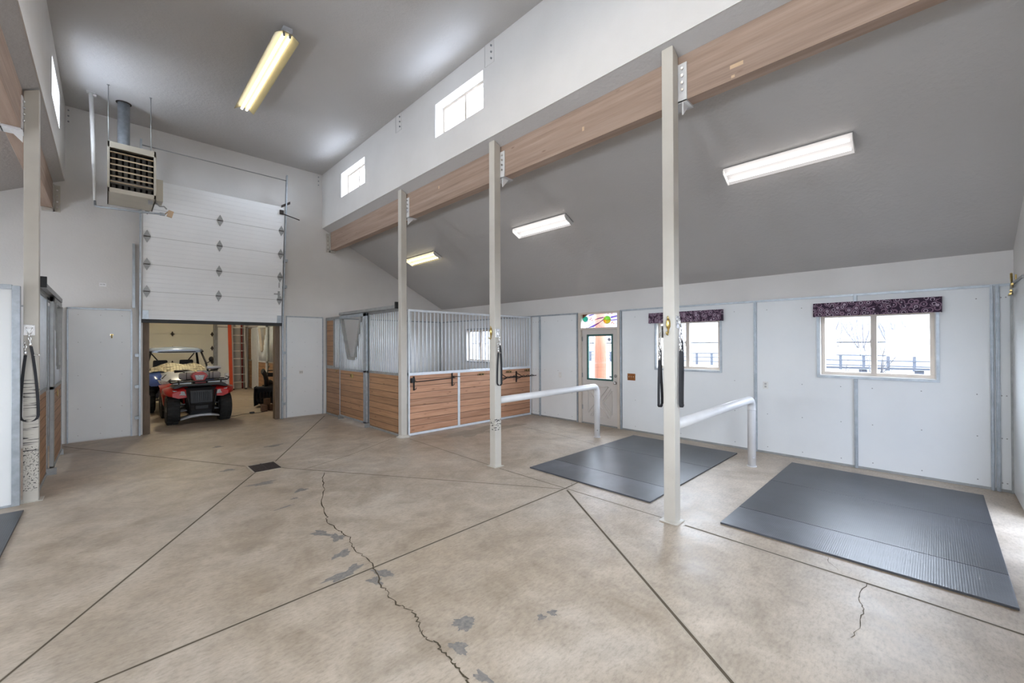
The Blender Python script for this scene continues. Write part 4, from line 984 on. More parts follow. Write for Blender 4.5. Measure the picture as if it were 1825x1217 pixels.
for x in (DX0 + .045, DX1 - .045):
    q = MB(); q.box(x - .045, yd(2.33) - .012, 2.26, x + .045, yd(2.33) + .004, 2.42); q.box(x - .05, yd(2.27) - .03, 2.25, x + .05, yd(2.27), 2.27); part('corner_bracket', q, 'galv', od)
for i, x in enumerate((DX0 - .035, DX1 + .03)):
    s = 1 if i else -1
    q = MB(); P = [(x, yd(0), 0), (x, yd(2.2), 2.2), (x, yd(5.62), 5.62 if i else 5.60)]
    for a, b in zip(P, P[1:]):
        for (dx, wx, dy, wy) in ((s * .012, .003, -.028, .056), (0, .028, -.028, .003), (0, .028, .026, .003)):
            q.hexa([(a[0] + dx - wx / 2, a[1] + dy, a[2]), (a[0] + dx + wx / 2, a[1] + dy, a[2]), (a[0] + dx + wx / 2, a[1] + dy + wy, a[2]), (a[0] + dx - wx / 2, a[1] + dy + wy, a[2]),
                    (b[0] + dx - wx / 2, b[1] + dy, b[2]), (b[0] + dx + wx / 2, b[1] + dy, b[2]), (b[0] + dx + wx / 2, b[1] + dy + wy, b[2]), (b[0] + dx - wx / 2, b[1] + dy + wy, b[2])])
    tr_ = part('track', q, 'galv', od)
    for z in (.35, .95, 1.55) + ((3.1, 3.7) if i else ()):
        q = MB(); q.box(x + s * .014, yd(z) - .01, z - .03, x + s * .07, YF - .001, z + .03); part('track_bracket', q, 'galv', tr_)
    q = MB(); a = x + s * .085; q.box(a - .035, YF - .012, 0, a + .035, YF - .001, 2.9 if i else 3.6); part('track_backing', q, 'wall', od)
q = MB(); q.box(DX0 - .14, YF - .03, 2.46, DX0 - .10, YF - .001, 3.7); part('angle_strip', q, 'galv', od)
q = MB(); q.tube((DX0 - .05, yd(5.50), 5.50), (DX1 + .04, yd(5.50), 5.50), .010, 8); part('cross_rod', q, 'galvd', od)
q = MB(); q.tube((DX1 - .08, yd(4.72) - .05, 4.74), (DX1 + .33, yd(4.72) + .02, 4.68), .012, 8); q.path([(DX1 - .07, yd(4.9) - .02, 4.90), (DX1 + .12, yd(5.0) + .02, 5.03)], 0, flat=(.03, .008, (0, 0, 1))); q.box(DX1 - .10, yd(4.78) - .03, 4.72, DX1 - .02, yd(4.78), 4.82)
part('top_roller_arm', q, 'grate', od)
q = MB(); q.box(DX1 - .17, yd(2.92) - .02, 2.90, DX1 - .04, yd(2.92) - .008, 2.925); q.box(DX1 - .09, yd(2.9) - .02, 2.85, DX1 - .05, yd(2.9) - .004, 2.98); q.box(DX1 - .075, yd(3.1) - .02, 3.06, DX1 - .065, yd(3.1) - .002, 3.18); part('slide_latch', q, 'galvd', od)
# little things on the back wall
r = thing('door_sign', 'small white printed label high on the back wall, left of the overhead door', 'sign', (-.065, YF, 2.87)); q = MB(); q.box(-.113, YF - .006, 2.838, -.018, YF - .0005, 2.903); part('plate', q, 'signw', r)
q = MB(); xx = -.100
for k, wdt in enumerate((.009, .008, .010, None, .010, .009, .009)):
    if wdt is None: xx += .007; continue
    q.box(xx, YF - .0075, 2.862, xx + .003, YF - .006, 2.882); q.box(xx, YF - .0075, 2.878, xx + wdt - .002, YF - .006, 2.882)
    if k % 2: q.box(xx, YF - .0075, 2.869, xx + wdt - .002, YF - .006, 2.872)
    xx += wdt + .001
part('print', q, 'ink', r)
r = thing('brass_hook', 'small brass hook on the white panel left of the overhead door', 'hook', (.055, YF - .016, 1.9)); q = MB(); q.box(.035, YF - .022, 1.93, .078, YF - .016, 1.95); q.path([(.056, YF - .02, 1.94), (.056, YF - .045, 1.91), (.056, YF - .06, 1.885), (.056, YF - .075, 1.90)], .009, 8); part('hook', q, 'brass', r)
r = thing('wall_outlet', 'small white double outlet on the panel right of the overhead door', 'outlet', (3.365, YF - .016, 1.075)); q = MB(); q.box(3.32, YF - .022, 1.03, 3.41, YF - .016, 1.12); part('cover_plate', q, 'whitepl', r)
for dx in (-.02, .02):
    q = MB(); q.box(3.365 + dx - .012, YF - .025, 1.05, 3.365 + dx + .012, YF - .022, 1.10); part('socket', q, 'slot', r)
# brass swing rack in the near right corner
r = thing('blanket_rack', 'brass multi-arm blanket rack at the right edge of the view, high on the end wall', 'rack', (7.3, YE, 2.36))
q = MB(); q.box(7.22, YE + .001, 2.27, 7.27, YE + .012, 2.50); part('wall_plate', q, 'brass', r)
for a, b in (((7.43, YE + .02, 2.375), (7.1, YE + .05, 2.50)), ((7.43, YE + .02, 2.37), (6.9, YE + .06, 2.37)), ((7.43, YE + .02, 2.30), (6.9, YE + .07, 2.30)), ((7.33, YE + .05, 2.28), (6.95, YE + .07, 2.27))):
    q = MB(); q.tube(a, b, .010, 8); part('arm', q, 'brass', r)

# ================================================================== REAR BAY: DOOR, STALL, LADDER, VEHICLES
od2 = thing('overhead_door', 'closed cream sectional door on the farthest wall behind the vehicles', 'door', (1.6, YB - .1, 0))
z = .02; k = 0
while z < 4.2:
    q = MB(); q.box(.25, YB - .10, z, 2.90, YB - .05, z + .525); part('door_section', q, 'ohd2', od2)
    if k: 
        for x in (.32, 1.68, 2.86):
            q = MB(); q.prism([(x, z - .10), (x + .045, z), (x, z + .10), (x - .045, z)], 'Y', YB - .115, YB - .10); q.tube((x - .06, YB - .12, z), (x + .06, YB - .12, z), .012, 8); part('hinge', q, 'grate', od2)
    z += .531; k += 1
q = MB(); q.box(2.91, YB - .16, 0, 2.945, YB, 4.3); q.box(2.945, YB - .05, 0, 3.03, YB, 4.3); part('track', q, 'galvd', od2)
q = MB(); q.box(3.05, YB - .02, .02, 4.05, YB, 2.42); q.box(3.03, YB - .03, 2.42, 4.05, YB, 2.45, 1); q.box(3.03, YB - .03, 0, 3.05, YB, 2.45, 1); q.build('panel', ['panel', 'galvd'], wb)
q = MB(); q.box(3.44, YB - .045, .02, 3.99, YB - .021, 2.40); q.build('panel', 'slot', wb)
lad = thing('extension_ladder', 'tall aluminium extension ladder leaning on the farthest wall', 'ladder', (3.68, YB - .45, 0))
def lp(x, z): return (x, YB - .50 + z * .10, z)
for x in (3.475, 3.885):
    q = MB(); q.path([lp(x, .02), lp(x, 3.9)], 0, flat=(.038, .014, (0, 1, 0))); part('side_rail', q, 'alu', lad)
for i in range(12):
    q = MB(); q.tube(lp(3.475, .28 + i * .305), lp(3.885, .28 + i * .305), .019, 10); part('rung', q, 'alu', lad)
for x in (3.475, 3.885):
    q = MB(); q.box(x - .03, YB - .55, 0, x + .03, YB - .45, .05); part('foot', q, 'dark', lad)
q = MB(); q.path([(3.70, YB - .52, 2.4), (3.70, YB - .53, 1.0), (3.71, YB - .56, .45), (3.68, YB - .56, .36)], .006, 6); part('rope', q, 'dark', lad)
q = MB(); q.path([(3.385, YB - .62, 0.005), (3.365, YB - .25, 3.6)], 0, flat=(.055, .018, (1, 0, 0))); tag(q.build('orange_plank', 'orange', None), 'long bright orange board standing beside the ladder', 'board')
q = MB(); q.path([(3.83, YB - .22, .01), (3.81, YB - .10, 3.0)], .025, 10); tag(q.build('red_pole', 'redd', None), 'thin reddish pole standing behind the ladder', 'pole')
# stall fronts of the rear bay
sf = thing('horse_stall', 'horse stall in the rear bay with a V-opening door, beyond the overhead door', 'stall wall', (4.08, 15.2, 0)); xs = 4.06
q = MB(); q.box(xs, 11.1, 2.37, xs + .05, YB - .03, 2.43); q.box(xs, 11.1, 1.10, xs + .05, YB - .03, 1.15)
for y in (11.1, 13.0, 16.50, 18.5, YB - .06): q.box(xs, y, 0, xs + .05, y + .04, 2.4)
part('frame', q, 'galvd', sf)
q = MB(); q.box(xs + .012, 11.14, .03, xs + .035, 16.5, 1.10); q.box(xs + .012, 18.5, .03, xs + .035, YB - .06, 1.10); q.box(xs + .012, 19.0, 1.15, xs + .035, YB - .06, 2.37); part('boards', q, 'boardy', sf)
for i in range(6):
    q = MB(); y = 18.56 + i * .08; q.tube((xs + .02, y, 1.15), (xs + .02, y, 2.37), .0125, 6); part('bar', q, 'galvl', sf)
for i in range(34):
    q = MB(); y = 11.2 + i * .155; q.tube((xs + .02, y, 1.15), (xs + .02, y, 2.37), .0125, 6); part('bar', q, 'galvl', sf)
q = MB(); q.box(xs - .06, 16.5, .08, xs - .02, 16.58, 2.44); q.box(xs - .06, 17.58, .08, xs - .02, 17.66, 2.44); q.box(xs - .06, 16.5, 1.10, xs - .02, 17.6, 1.15); q.box(xs - .06, 16.5, 2.36, xs - .02, 17.6, 2.44); d_ = part('sliding_door', q, 'galvl', sf)
q = MB(); q.box(xs - .05, 16.56, .1, xs - .03, 17.58, 1.10); part('door_boards', q, 'boardy', d_)
q = MB()
T = [(17.5, 2.34), (17.13, 1.5), (16.97, 1.5), (16.66, 2.34)]
for a, b in zip(T, T[1:]): q.path([(xs - .045, a[0], a[1]), (xs - .045, b[0], b[1])], 0, flat=(.035, .018, (1, 0, 0)))
part('v_yoke', q, 'vinyl', d_)
for i in range(12):
    y = 16.62 + i * .082; zt = 2.35 if False else (1.5 if 16.97 < y < 17.13 else 1.5 + abs(y - (17.13 if y > 17.05 else 16.97)) * 2.2)
    q = MB(); q.tube((xs - .04, y, 1.13), (xs - .04, y, min(zt, 2.36)), .0125, 6); part('door_bar', q, 'galvl', d_)
q = MB(); q.box(xs - .07, 17.70, .06, xs - .02, 18.48, 2.40); part('door_panel', q, 'galvl', sf)
q = MB(); q.box(XR - 2.6, 11.0, 0, XR - 2.55, YB, 2.4); tag(q.build('stall_divider', 'panel', None), 'white divider panel inside the rear bay stall', 'stall wall')

def wheel(q_r, cx, cy, r, wd, tyre='tire', lugs=18, parent=None, hub='grey_pl'):
    q = MB(); h = wd / 2
    q.lathe([(r * .5, -h * .8), (r * .86, -h), (r * .97, -h * .75), (r, -h * .3), (r, h * .3), (r * .97, h * .75), (r * .86, h), (r * .5, h * .8)], (cx, cy, r), 'X', 28)
    for i in range(lugs):
        for s, o in ((-1, 0), (1, .5)):
            a = 2 * math.pi * (i + o) / lugs
            q.T = Matrix.Translation((cx + s * h * .45, cy, r)) @ Matrix.Rotation(a, 4, 'X'); q.box(-h * .38, -r * .07, r * .95, h * .38, r * .07, r * 1.035); q.T = Matrix.Identity(4)
    t = part('tire', q, tyre, parent)
    q = MB(); q.lathe([(r * .48, -h * .55), (r * .5, -h * .82), (r * .5, h * .82), (r * .48, h * .55)], (cx, cy, r), 'X', 20); q.lathe([(r * .16, -h * .9), (r * .16, h * .9)], (cx, cy, r), 'X', 12); part('rim', q, hub, t)
    return t
# ---- quad bike, facing the camera
A = Vector((1.49, 11.74, 0)); atv = thing('quad_bike', 'red and black quad bike with knobbly tyres parked behind the overhead door opening', 'quad bike', A)
for s in (-1, 1):
    wheel(None, A.x + s * .475, A.y, .325, .23, parent=atv); wheel(None, A.x + s * .46, A.y + 1.22, .325, .27, parent=atv)
def ax(*p): return (A.x + p[0], A.y + p[1], p[2])
def at(q): q.T = Matrix.Translation(A); return q
for s in (-1, 1):
    q = at(MB())   # fender: lofted shell rising over the wheel
    q.loft([[(s * x, y, z) for x, z in prof] for y, prof in (
        (-.34, [(.24, .60), (.40, .585), (.50, .63), (.50, .70), (.40, .74), (.24, .74)]), (-.22, [(.22, .62), (.42, .60), (.61, .66), (.62, .76), (.45, .80), (.22, .80)]),
        (.0, [(.22, .70), (.45, .70), (.63, .72), (.64, .79), (.45, .84), (.22, .84)]), (.28, [(.22, .66), (.45, .70), (.62, .62), (.64, .66), (.45, .82), (.22, .82)]), (.46, [(.22, .48), (.42, .42), (.58, .36), (.60, .40), (.45, .50), (.22, .58)]))])
    fd = part('front_fender', q, 'red', atv)
    q = at(MB()); q.hexa([(s * .27, -.37, .645), (s * .43, -.33, .665), (s * .43, -.30, .665), (s * .27, -.30, .645), (s * .30, -.36, .735), (s * .50, -.29, .765), (s * .50, -.24, .765), (s * .30, -.25, .735)]); part('headlight', q, 'lens', fd, bevel=.008)
    q = at(MB()); q.loft([[(s * x, y, z) for x, z in prof] for y, prof in ((.78, [(.2, .5), (.56, .5), (.6, .54), (.2, .6)]), (.95, [(.2, .68), (.6, .68), (.62, .73), (.2, .8)]), (1.3, [(.2, .74), (.6, .74), (.62, .78), (.2, .84)]), (1.6, [(.2, .66), (.55, .64), (.56, .70), (.2, .76)]))]); part('rear_fender', q, 'red', atv)
    q = at(MB())
    for (a, b, r_) in (((s * .12, -.10, .30), (s * .40, -.03, .27), .018), ((s * .12, .12, .30), (s * .40, .03, .27), .018), ((s * .12, -.08, .46), (s * .38, -.02, .40), .015), ((s * .40, 0, .25), (s * .39, 0, .45), .03)): q.tube(a, b, r_, 8)
    part('suspension_arm', q, 'grey_pl', atv)
    q = at(MB()); q.lathe([(.04, 0), (.055, .02), (.04, .04), (.055, .06), (.04, .08), (.055, .10), (.04, .12), (.055, .14), (.04, .16)], (s * .24, .02, .42), 'Z', 12); part('shock', q, 'red', atv)
q = at(MB())   # nose, bumper and grille surround
q.loft([[(-.20, y0_, z_), (.20, y0_, z_), (w_, y0_ + .10, z_), (w_, .3, z_), (-w_, .3, z_), (-w_, y0_ + .10, z_)] for z_, y0_, w_ in ((.20, -.24, .20), (.30, -.36, .23), (.48, -.42, .26), (.60, -.41, .27), (.74, -.39, .28), (.80, -.33, .30))], smooth=False)
nose = part('front_bumper', q, 'black', atv, bevel=.015)
q = at(MB()); q.prism([(-.46, .79), (-.30, .84), (.30, .84), (.46, .79), (.50, .82), (.42, .885), (-.42, .885), (-.50, .82)], 'Y', -.34, .30); part('top_cover', q, 'black', atv, bevel=.01)
for i in range(9):
    q = at(MB()); x = -.15 + i * .0375; q.box(x - .008, -.432, .50, x + .008, -.405, .71); part('grille_bar', q, 'grey_pl' if False else 'iron', nose)
q = at(MB()); q.box(-.12, -.43, .33, .12, -.405, .42); part('winch_cover', q, 'iron', nose, bevel=.01)
q = at(MB())
for s in (-1, 1): q.path([(s * .20, -.40, .26), (s * .22, -.46, .45), (s * .25, -.44, .62), (s * .26, -.40, .76)], .016, 8)
q.tube((-.20, -.40, .44), (.20, -.40, .44), .012, 8); part('bumper_bar', q, 'iron', nose)
q = at(MB()); q.loft([[(x, -.30, .12 + .07 * (1 - (x / .36) ** 2) - t), (x, -.10, .12 + .07 * (1 - (x / .36) ** 2) - t - .02)] for x, t in ()] or [[(-.36, -.30, .10), (-.36, .1, .09), (-.36, .1, .11), (-.36, -.30, .12)], [(-.18, -.33, .15), (-.18, .1, .13), (-.18, .1, .18), (-.18, -.33, .20)], [(0, -.34, .165), (0, .1, .14), (0, .1, .20), (0, -.34, .215)], [(.18, -.33, .155), (.18, .1, .14), (.18, .1, .18), (.18, -.33, .205)], [(.34, -.30, .13), (.34, .1, .12), (.34, .1, .15), (.34, -.30, .155)]]); part('skid_plate', q, 'silver', atv)
q = at(MB()); q.path([(-.52, -.24, .92), (.50, -.26, .95), (.52, .28, .95), (-.52, .30, .93)], .013, 8, closed=True)
for x in (-.38, -.12, .12, .38): q.tube((x, -.25, .935), (x, .29, .94), .009, 6); q.tube((x, -.2, .86), (x, -.22, .935), .012, 6)
q.path([(-.52, -.24, .92), (-.54, -.20, .98), (-.50, .0, .99)], .01, 6); q.path([(.50, -.26, .95), (.54, -.2, 1.0), (.52, .2, 1.01)], .01, 6); part('front_rack', q, 'iron', atv)
q = at(MB()); q.box(-.47, -.20, .885, -.16, .20, .915); q.box(.14, -.20, .89, .46, .20, .925); part('rack_tray', q, 'silver', atv, bevel=.01)
q = at(MB()); q.prism([(-.12, 1.10), (-.155, 1.04), (-.085, .925), (.085, .925), (.155, 1.04), (.12, 1.10), (.06, 1.135), (-.06, 1.135)], 'Y', -.10, .12); pod = part('headlight_pod', q, 'red', atv, bevel=.012)
q = at(MB()); q.prism([(-.095, 1.065), (.095, 1.065), (.06, .955), (-.06, .955)], 'Y', -.125, -.09); part('headlight', q, 'lens', pod, bevel=.01)
q = at(MB()); q.box(-.10, -.22, .885, .10, .10, .93); part('rack_box', q, 'redd', atv, bevel=.01)
q = at(MB()); q.path([(-.40, .38, 1.12), (-.27, .30, 1.14), (-.14, .20, 1.06), (.14, .20, 1.06), (.27, .30, 1.15), (.42, .36, 1.17)], .014, 8)
for s in (-1, 1): q.tube((s * .27, .30, 1.145), (s * .40, .37, 1.15), .022, 10)
part('handlebar', q, 'iron', atv)
q = at(MB()); q.loft([[(x, .6, .80 + dz), (x, 1.3, .82 + dz), (x, 1.32, .70), (x, .6, .66)] for x, dz in ((-.17, 0), (-.12, .06), (.12, .06), (.17, 0))]); part('seat', q, 'black', atv)
q = at(MB()); q.box(-.22, .0, .35, .22, 1.4, .68); q.box(-.45, .30, .28, .45, .85, .32); part('body_frame', q, 'black', atv, bevel=.02)
rl = thing('blanket_roll', 'grey blanket rolled and strapped across the front rack of the quad bike', 'blanket', (A.x + .05, A.y + .18, .95)); q = at(MB())
q.lathe([(.05, -.39), (.078, -.37), (.083, -.1), (.080, .2), (.078, .36), (.05, .385)], (.05, .20, 1.035), 'X', 20); part('rolled_cloth', q, 'roll', rl)
for x in (-.20, .22, .29):
    q = at(MB()); q.path([(x + .012 * math.cos(t), .20 + .085 * math.cos(t), 1.035 + .085 * math.sin(t)) for t in [2 * math.pi * k / 16 for k in range(16)]], .007, 6, closed=True); part('strap', q, 'dark', rl)
q = at(MB()); q.lathe([(.045, 0), (.047, .01), (.047, .30), (.040, .31)], (.545, .10, .76), 'Z', 16); tb = thing('rolled_paper', 'cream tube standing at the right end of the quad bike rack, cord hanging', 'tube', (A.x + .545, A.y + .1, .76)); part('tube_body', q, 'whitepl', tb)
q = at(MB()); q.path([(.545, .05, .76), (.555, .04, .65), (.54, .04, .55), (.56, .045, .46)], .006, 6); part('cord', q, 'whitepl', tb)
q = at(MB()); q.lathe([(.035, -.14), (.038, -.12), (.038, .12), (.035, .14)], (.34, .42, 1.205), 'X', 14); tag(q.build('white_tube', 'silver', None), 'short white tube lying across the handlebar of the quad bike', 'tube')

# ---- side-by-side buggy
U = Vector((1.40, 14.15, 0)); utv = thing('utility_buggy', 'blue and silver roofed off-road buggy parked behind the quad bike', 'buggy', U)
def ut(q): q.T = Matrix.Translation(U); return q
for s in (-1, 1):
    wheel(None, U.x + s * .66, U.y, .36, .27, parent=utv, hub='iron'); wheel(None, U.x + s * .66, U.y + 2.1, .36, .30, parent=utv, hub='iron')
    q = ut(MB())
    for a, b, r_ in (((s * .22, -.12, .34), (s * .58, -.02, .30), .022), ((s * .22, .12, .34), (s * .58, .02, .30), .022), ((s * .22, 0, .52), (s * .56, 0, .44), .02)): q.tube(a, b, r_, 8)
    part('suspension_arm', q, 'silver', utv)
    q = ut(MB()); p0, p1_ = Vector((s * .50, -.02, .36)), Vector((s * .30, .05, .80)); q.path([p0.lerp(p1_, i / 16) for i in range(17)], [.035 if i % 2 else .05 for i in range(17)], 12); part('shock', q, 'silver', utv)
    q = ut(MB()); q.loft([[(s * x, y, z) for x, z in pr2] for y, pr2 in ((-.38, [(.42, .70), (.62, .70), (.66, .76), (.42, .80)]), (-.10, [(.40, .80), (.74, .82), (.76, .90), (.40, .96)]), (.25, [(.40, .84), (.76, .84), (.78, .96), (.40, 1.02)]), (.62, [(.40, .72), (.74, .66), (.76, .90), (.40, 1.06)]))]); part('front_fender', q, 'blue', utv)
    q = ut(MB()); q.loft([[(s * x, y, z) for x, z in pr2] for y, pr2 in ((.64, [(.62, .36), (.74, .40), (.76, .84), (.62, .92)]), (1.0, [(.62, .32), (.76, .36), (.78, .80), (.62, .84)]), (1.55, [(.62, .36), (.76, .42), (.78, .92), (.62, .98)]))]); part('door_skin', q, 'blue', utv)
    q = ut(MB()); q.hexa([(s * .26, -.58, .74), (s * .46, -.50, .76), (s * .46, -.40, .76), (s * .26, -.44, .74), (s * .28, -.56, .82), (s * .50, -.44, .86), (s * .50, -.34, .86), (s * .28, -.42, .82)]); part('headlight', q, 'lens', utv, bevel=.01)
    q = ut(MB()); q.path([(s * .66, .42, .98), (s * .64, .62, 1.22), (s * .55, .86, 1.56), (s * .53, 1.2, 1.60), (s * .55, 1.75, 1.58), (s * .64, 2.1, .95)], .024, 10); q.tube((s * .55, 1.7, 1.56), (s * .60, 1.45, .9), .022, 8); part('roll_cage', q, 'iron', utv)
    q = ut(MB()); q.path([(s * .62, .66, 1.20), (s * .70, .62, 1.24), (s * .74, .6, 1.28)], .012, 6); q.ball((s * .76, .6, 1.33), .07, (.9, .5, 1.1)); part('mirror', q, 'iron', utv)
q = ut(MB()); q.tube((-.50, 1.72, 1.50), (-.28, 1.72, 1.18), .016, 8); q.tube((.50, 1.72, 1.50), (.28, 1.72, 1.18), .016, 8); q.tube((-.53, 1.72, 1.56), (.53, 1.72, 1.56), .022, 8); q.tube((-.56, .86, 1.56), (.56, .86, 1.56), .022, 8); part('cage_brace', q, 'iron', utv)
q = ut(MB()); q.loft([[(x, y, z0_ + b) for x, b in ((-w_, 0), (-w_ * .8, .05), (0, .075), (w_ * .8, .05), (w_, 0), (w_ * .8, -.02), (0, -.02), (-w_ * .8, -.02))] for y, w_, z0_ in ((.74, .54, 1.545), (.80, .60, 1.575), (1.2, .62, 1.615), (1.7, .60, 1.625), (1.85, .54, 1.61))]); part('roof', q, 'roofbl', utv)
q = ut(MB()); q.path([(-.60, .78, 1.555), (-.3, .74, 1.55), (.3, .74, 1.55), (.60, .78, 1.555)], .018, 8); part('roof_trim', q, 'iron', utv)
q = ut(MB()); q.loft([[(-w_, y, z_ - .16), (-w_, y, z_), (-w_ * .5, y, z_ + .04), (w_ * .5, y, z_ + .04), (w_, y, z_), (w_, y, z_ - .16)] for y, w_, z_ in ((-.62, .26, .74), (-.45, .40, .84), (-.1, .44, .92), (.45, .50, 1.00))]); hood = part('hood', q, 'silver', utv)
for i in range(3):
    q = ut(MB()); q.path([(-.40 + i * .05, -.30 + i * .1, .885 + i * .012), (-.30 + i * .05, .0 + i * .1, .955 + i * .01)], 0, flat=(.014, .012, (1, 0, 0))); part('hood_stripe', q, 'iron', hood)
q = ut(MB()); q.box(-.24, -.60, .30, .24, -.2, .72); q.box(-.4, -.3, .30, .4, 2.2, .42); q.box(-.55, .40, .42, .55, .55, .96); part('chassis', q, 'black', utv, bevel=.03)
for s in (-1, 1):
    q = ut(MB()); q.box(s * .30 - .2, 1.15, .45, s * .30 + .2, 1.6, .62); q.hexa([(s * .30 - .2, 1.45, .6), (s * .30 + .2, 1.45, .6), (s * .30 + .2, 1.6, .6), (s * .30 - .2, 1.6, .6), (s * .30 - .16, 1.62, 1.30), (s * .30 + .16, 1.62, 1.30), (s * .30 + .16, 1.72, 1.30), (s * .30 - .16, 1.72, 1.30)]); part('seat', q, 'black', utv, bevel=.03)
q = ut(MB()); nx, ny = 18, 8; G = []
rg = random.Random(3)
for j in range(ny + 1):
    row = []
    for i in range(nx + 1):
        u, v = i / nx, j / ny; x = -.58 + 1.16 * u; y = .30 + .75 * v
        z_ = 1.02 + .20 * math.sin(v * 2.6) * (1 - (2 * u - 1) ** 4 * .6) + .03 * math.sin(u * 13 + v * 5) + rg.uniform(-.008, .008)
        row.append((x, y, z_))
    G.append(row)
for j in range(ny):
    for i in range(nx): q.face([G[j][i], G[j][i + 1], G[j + 1][i + 1], G[j + 1][i]]).smooth = True
cv = q.build('cloth_cover', 'tarp', None); sm = cv.modifiers.new('thick', 'SOLIDIFY'); sm.thickness = .008; tag(cv, 'tan and brown cloth draped over the dash of the buggy', 'cloth')

# ---- snow blower, blocks, cord
sb = thing('snow_blower', 'dark two-stage snow blower beside the rear bay stall, half hidden by the right jamb', 'snow blower', (3.2, 13.4, 0)); B = Matrix.Translation((3.24, 13.35, 0)) @ Matrix.Rotation(R(-28), 4, 'Z') @ Matrix.Diagonal((.66, .9, 1.12, 1))
q = MB(); q.T = B
q.prism([(-.30, .03), (.10, .03), (.10, .42), (-.05, .52), (-.30, .50), (-.34, .3)], 'X', -.36, -.34); q.prism([(-.30, .03), (.10, .03), (.10, .42), (-.05, .52), (-.30, .50), (-.34, .3)], 'X', .34, .36)
q.box(-.35, .02, .06, .35, .08, .48); q.box(-.35, -.28, .46, .35, .05, .50); hs = part('auger_housing', q, 'black', sb)
q = MB(); q.T = B; q.path([(-.33 + .66 * i / 40, -.13 + .14 * math.cos(i * .8), .22 + .14 * math.sin(i * .8)) for i in range(41)], .018, 6); q.tube((-.34, -.13, .22), (.34, -.13, .22), .02, 8); part('auger', q, 'grate', sb)
q = MB(); q.T = B; q.path([(0, .02, .48), (0, .0, .66), (-.03, -.06, .80), (-.08, -.18, .90)], [.09, .085, .08, .075], 12); part('chute', q, 'black', sb)
q = MB(); q.T = B; q.box(-.22, .12, .30, .22, .50, .52); q.ball((0, .32, .56), .15, (1, 1, .6)); part('engine', q, 'iron', sb, bevel=.02)
for s in (-1, 1):
    q = MB(); q.T = B; q.path([(s * .20, .45, .40), (s * .24, .70, .70), (s * .26, 1.0, .95), (s * .26, 1.12, .97)], .015, 8); part('handle', q, 'iron', sb)
    wheel(None, 3.24 + s * .19 * math.cos(R(-28)) + .30 * .47, 13.35 + s * .19 * math.sin(R(-28)) + .30 * .88, .20, .11, parent=sb, lugs=12)
q = MB(); q.T = B; q.tube((-.26, .85, .86), (.26, .85, .86), .012, 8); q.box(-.2, .7, .70, .2, .9, .80); q.path([(.08, .7, .78), (.08, .66, .98), (.09, .65, 1.08)], .010, 6); part('control_panel', q, 'iron', sb)
q = MB(); q.T = B; q.tube((.08, .655, .98), (.095, .65, 1.10), .016, 8); part('red_grip', q, 'redd', sb)
for i, (x, y, z, a, b) in enumerate([(2.93, 12.30, 0, .14, .12), (2.98, 12.52, 0, .12, .14), (3.01, 12.34, .161, .13, .10), (3.10, 12.40, 0, .14, .12)]):
    q = MB(); q.box(-a / 2, -b / 2, .001, a / 2, b / 2, .16); o = q.build('wood_block', 'brick', None, .006); o.location = (x, y, z); o.rotation_euler = (0, 0, .2 * i)
    tag(o, ['brown block on the floor nearest the camera beside the right jamb', 'brown block standing behind the nearest floor block', 'brown block stacked on the others beside the right jamb', 'brown block against the right jamb side of the pile'][i], 'block')
c = thing('power_cable', 'dark extension cord with a plug lying on the floor behind the door opening', 'cord', (2.6, 12.1, 0))
q = MB(); q.path([(2.10, 12.0, .006), (2.25, 11.98, .006), (2.42, 12.14, .006), (2.58, 12.12, .008)], .006, 6); q.path([(2.66, 12.12, .008), (2.78, 12.12, .006), (2.86, 12.18, .006), (3.0, 12.24, .006)], .006, 6); part('cable', q, 'dark', c)
q = MB(); q.box(2.57, 12.08, .002, 2.67, 12.15, .045); part('plug', q, 'dark', c, bevel=.008)

# ================================================================== OUTDOORS
def gz(x, y):
    d = x - 8
    if d < 37: return -.12 - .40 * max(d, 0) / 37
    if d < 72: return -.52 + (d - 37) / 35 * 1.2
    return .68 + (d - 72) * .05
q = MB(); xs_ = [7.68, 9, 12, 18, 28, 45, 60, 80, 95, 130, 180]; ys_ = [-90, -40, -15, -6, 0, 6, 15, 40, 90, 160]
V = [[q.bm.verts.new((x, y, gz(x, y) - (.02))) for y in ys_] for x in xs_]
for i in range(len(xs_) - 1):
    for j in range(len(ys_) - 1): q.bm.faces.new([V[i][j], V[i + 1][j], V[i + 1][j + 1], V[i][j + 1]])
struct('ground', q, 'snow', 'pale sunlit field outside the windows', 'ground')
q = MB(); q.box(-60, -60, -.3, 7.66, YE - .17, -.15); struct('ground', q, 'snow', 'pale yard behind the viewpoint', 'ground')
q = MB(); ys2 = [-120 + 12 * i for i in range(30)]; rg = random.Random(9); prev = None
for y in ys2:
    col = [q.bm.verts.new((100, y, 1.9)), q.bm.verts.new((112, y, 7 + rg.uniform(-1, 1))), q.bm.verts.new((150, y, 22 + rg.uniform(-3, 3))), q.bm.verts.new((200, y, 30 + rg.uniform(-4, 4)))]
    if prev:
        for a in range(3): q.bm.faces.new([prev[a], col[a], col[a + 1], prev[a + 1]])
    prev = col
struct('hills', q, 'brush', 'pale brush covered hillside beyond the fields', 'hill')
def fence(name, a, b, n, h, rails, m_, label, pr=.07, rh=.05, cap=False):
    a, b = Vector(a), Vector(b); root = thing('rail_fence', label, 'fence', a)
    for i in range(n + 1):
        p = a.lerp(b, i / n); g0 = gz(p.x, p.y) if abs(p.x) > 7 else -.1; q = MB(); q.box(p.x - pr, p.y - pr, g0 - .05, p.x + pr, p.y + pr, p.z + h); part('fence_post', q, m_, root)
    for zz in rails:
        q = MB(); q.path([a + Vector((-pr - .02, 0, zz)), b + Vector((-pr - .02, 0, zz))], 0, flat=(.02, rh, (1, 0, 0))); part('fence_rail', q, m_, root)
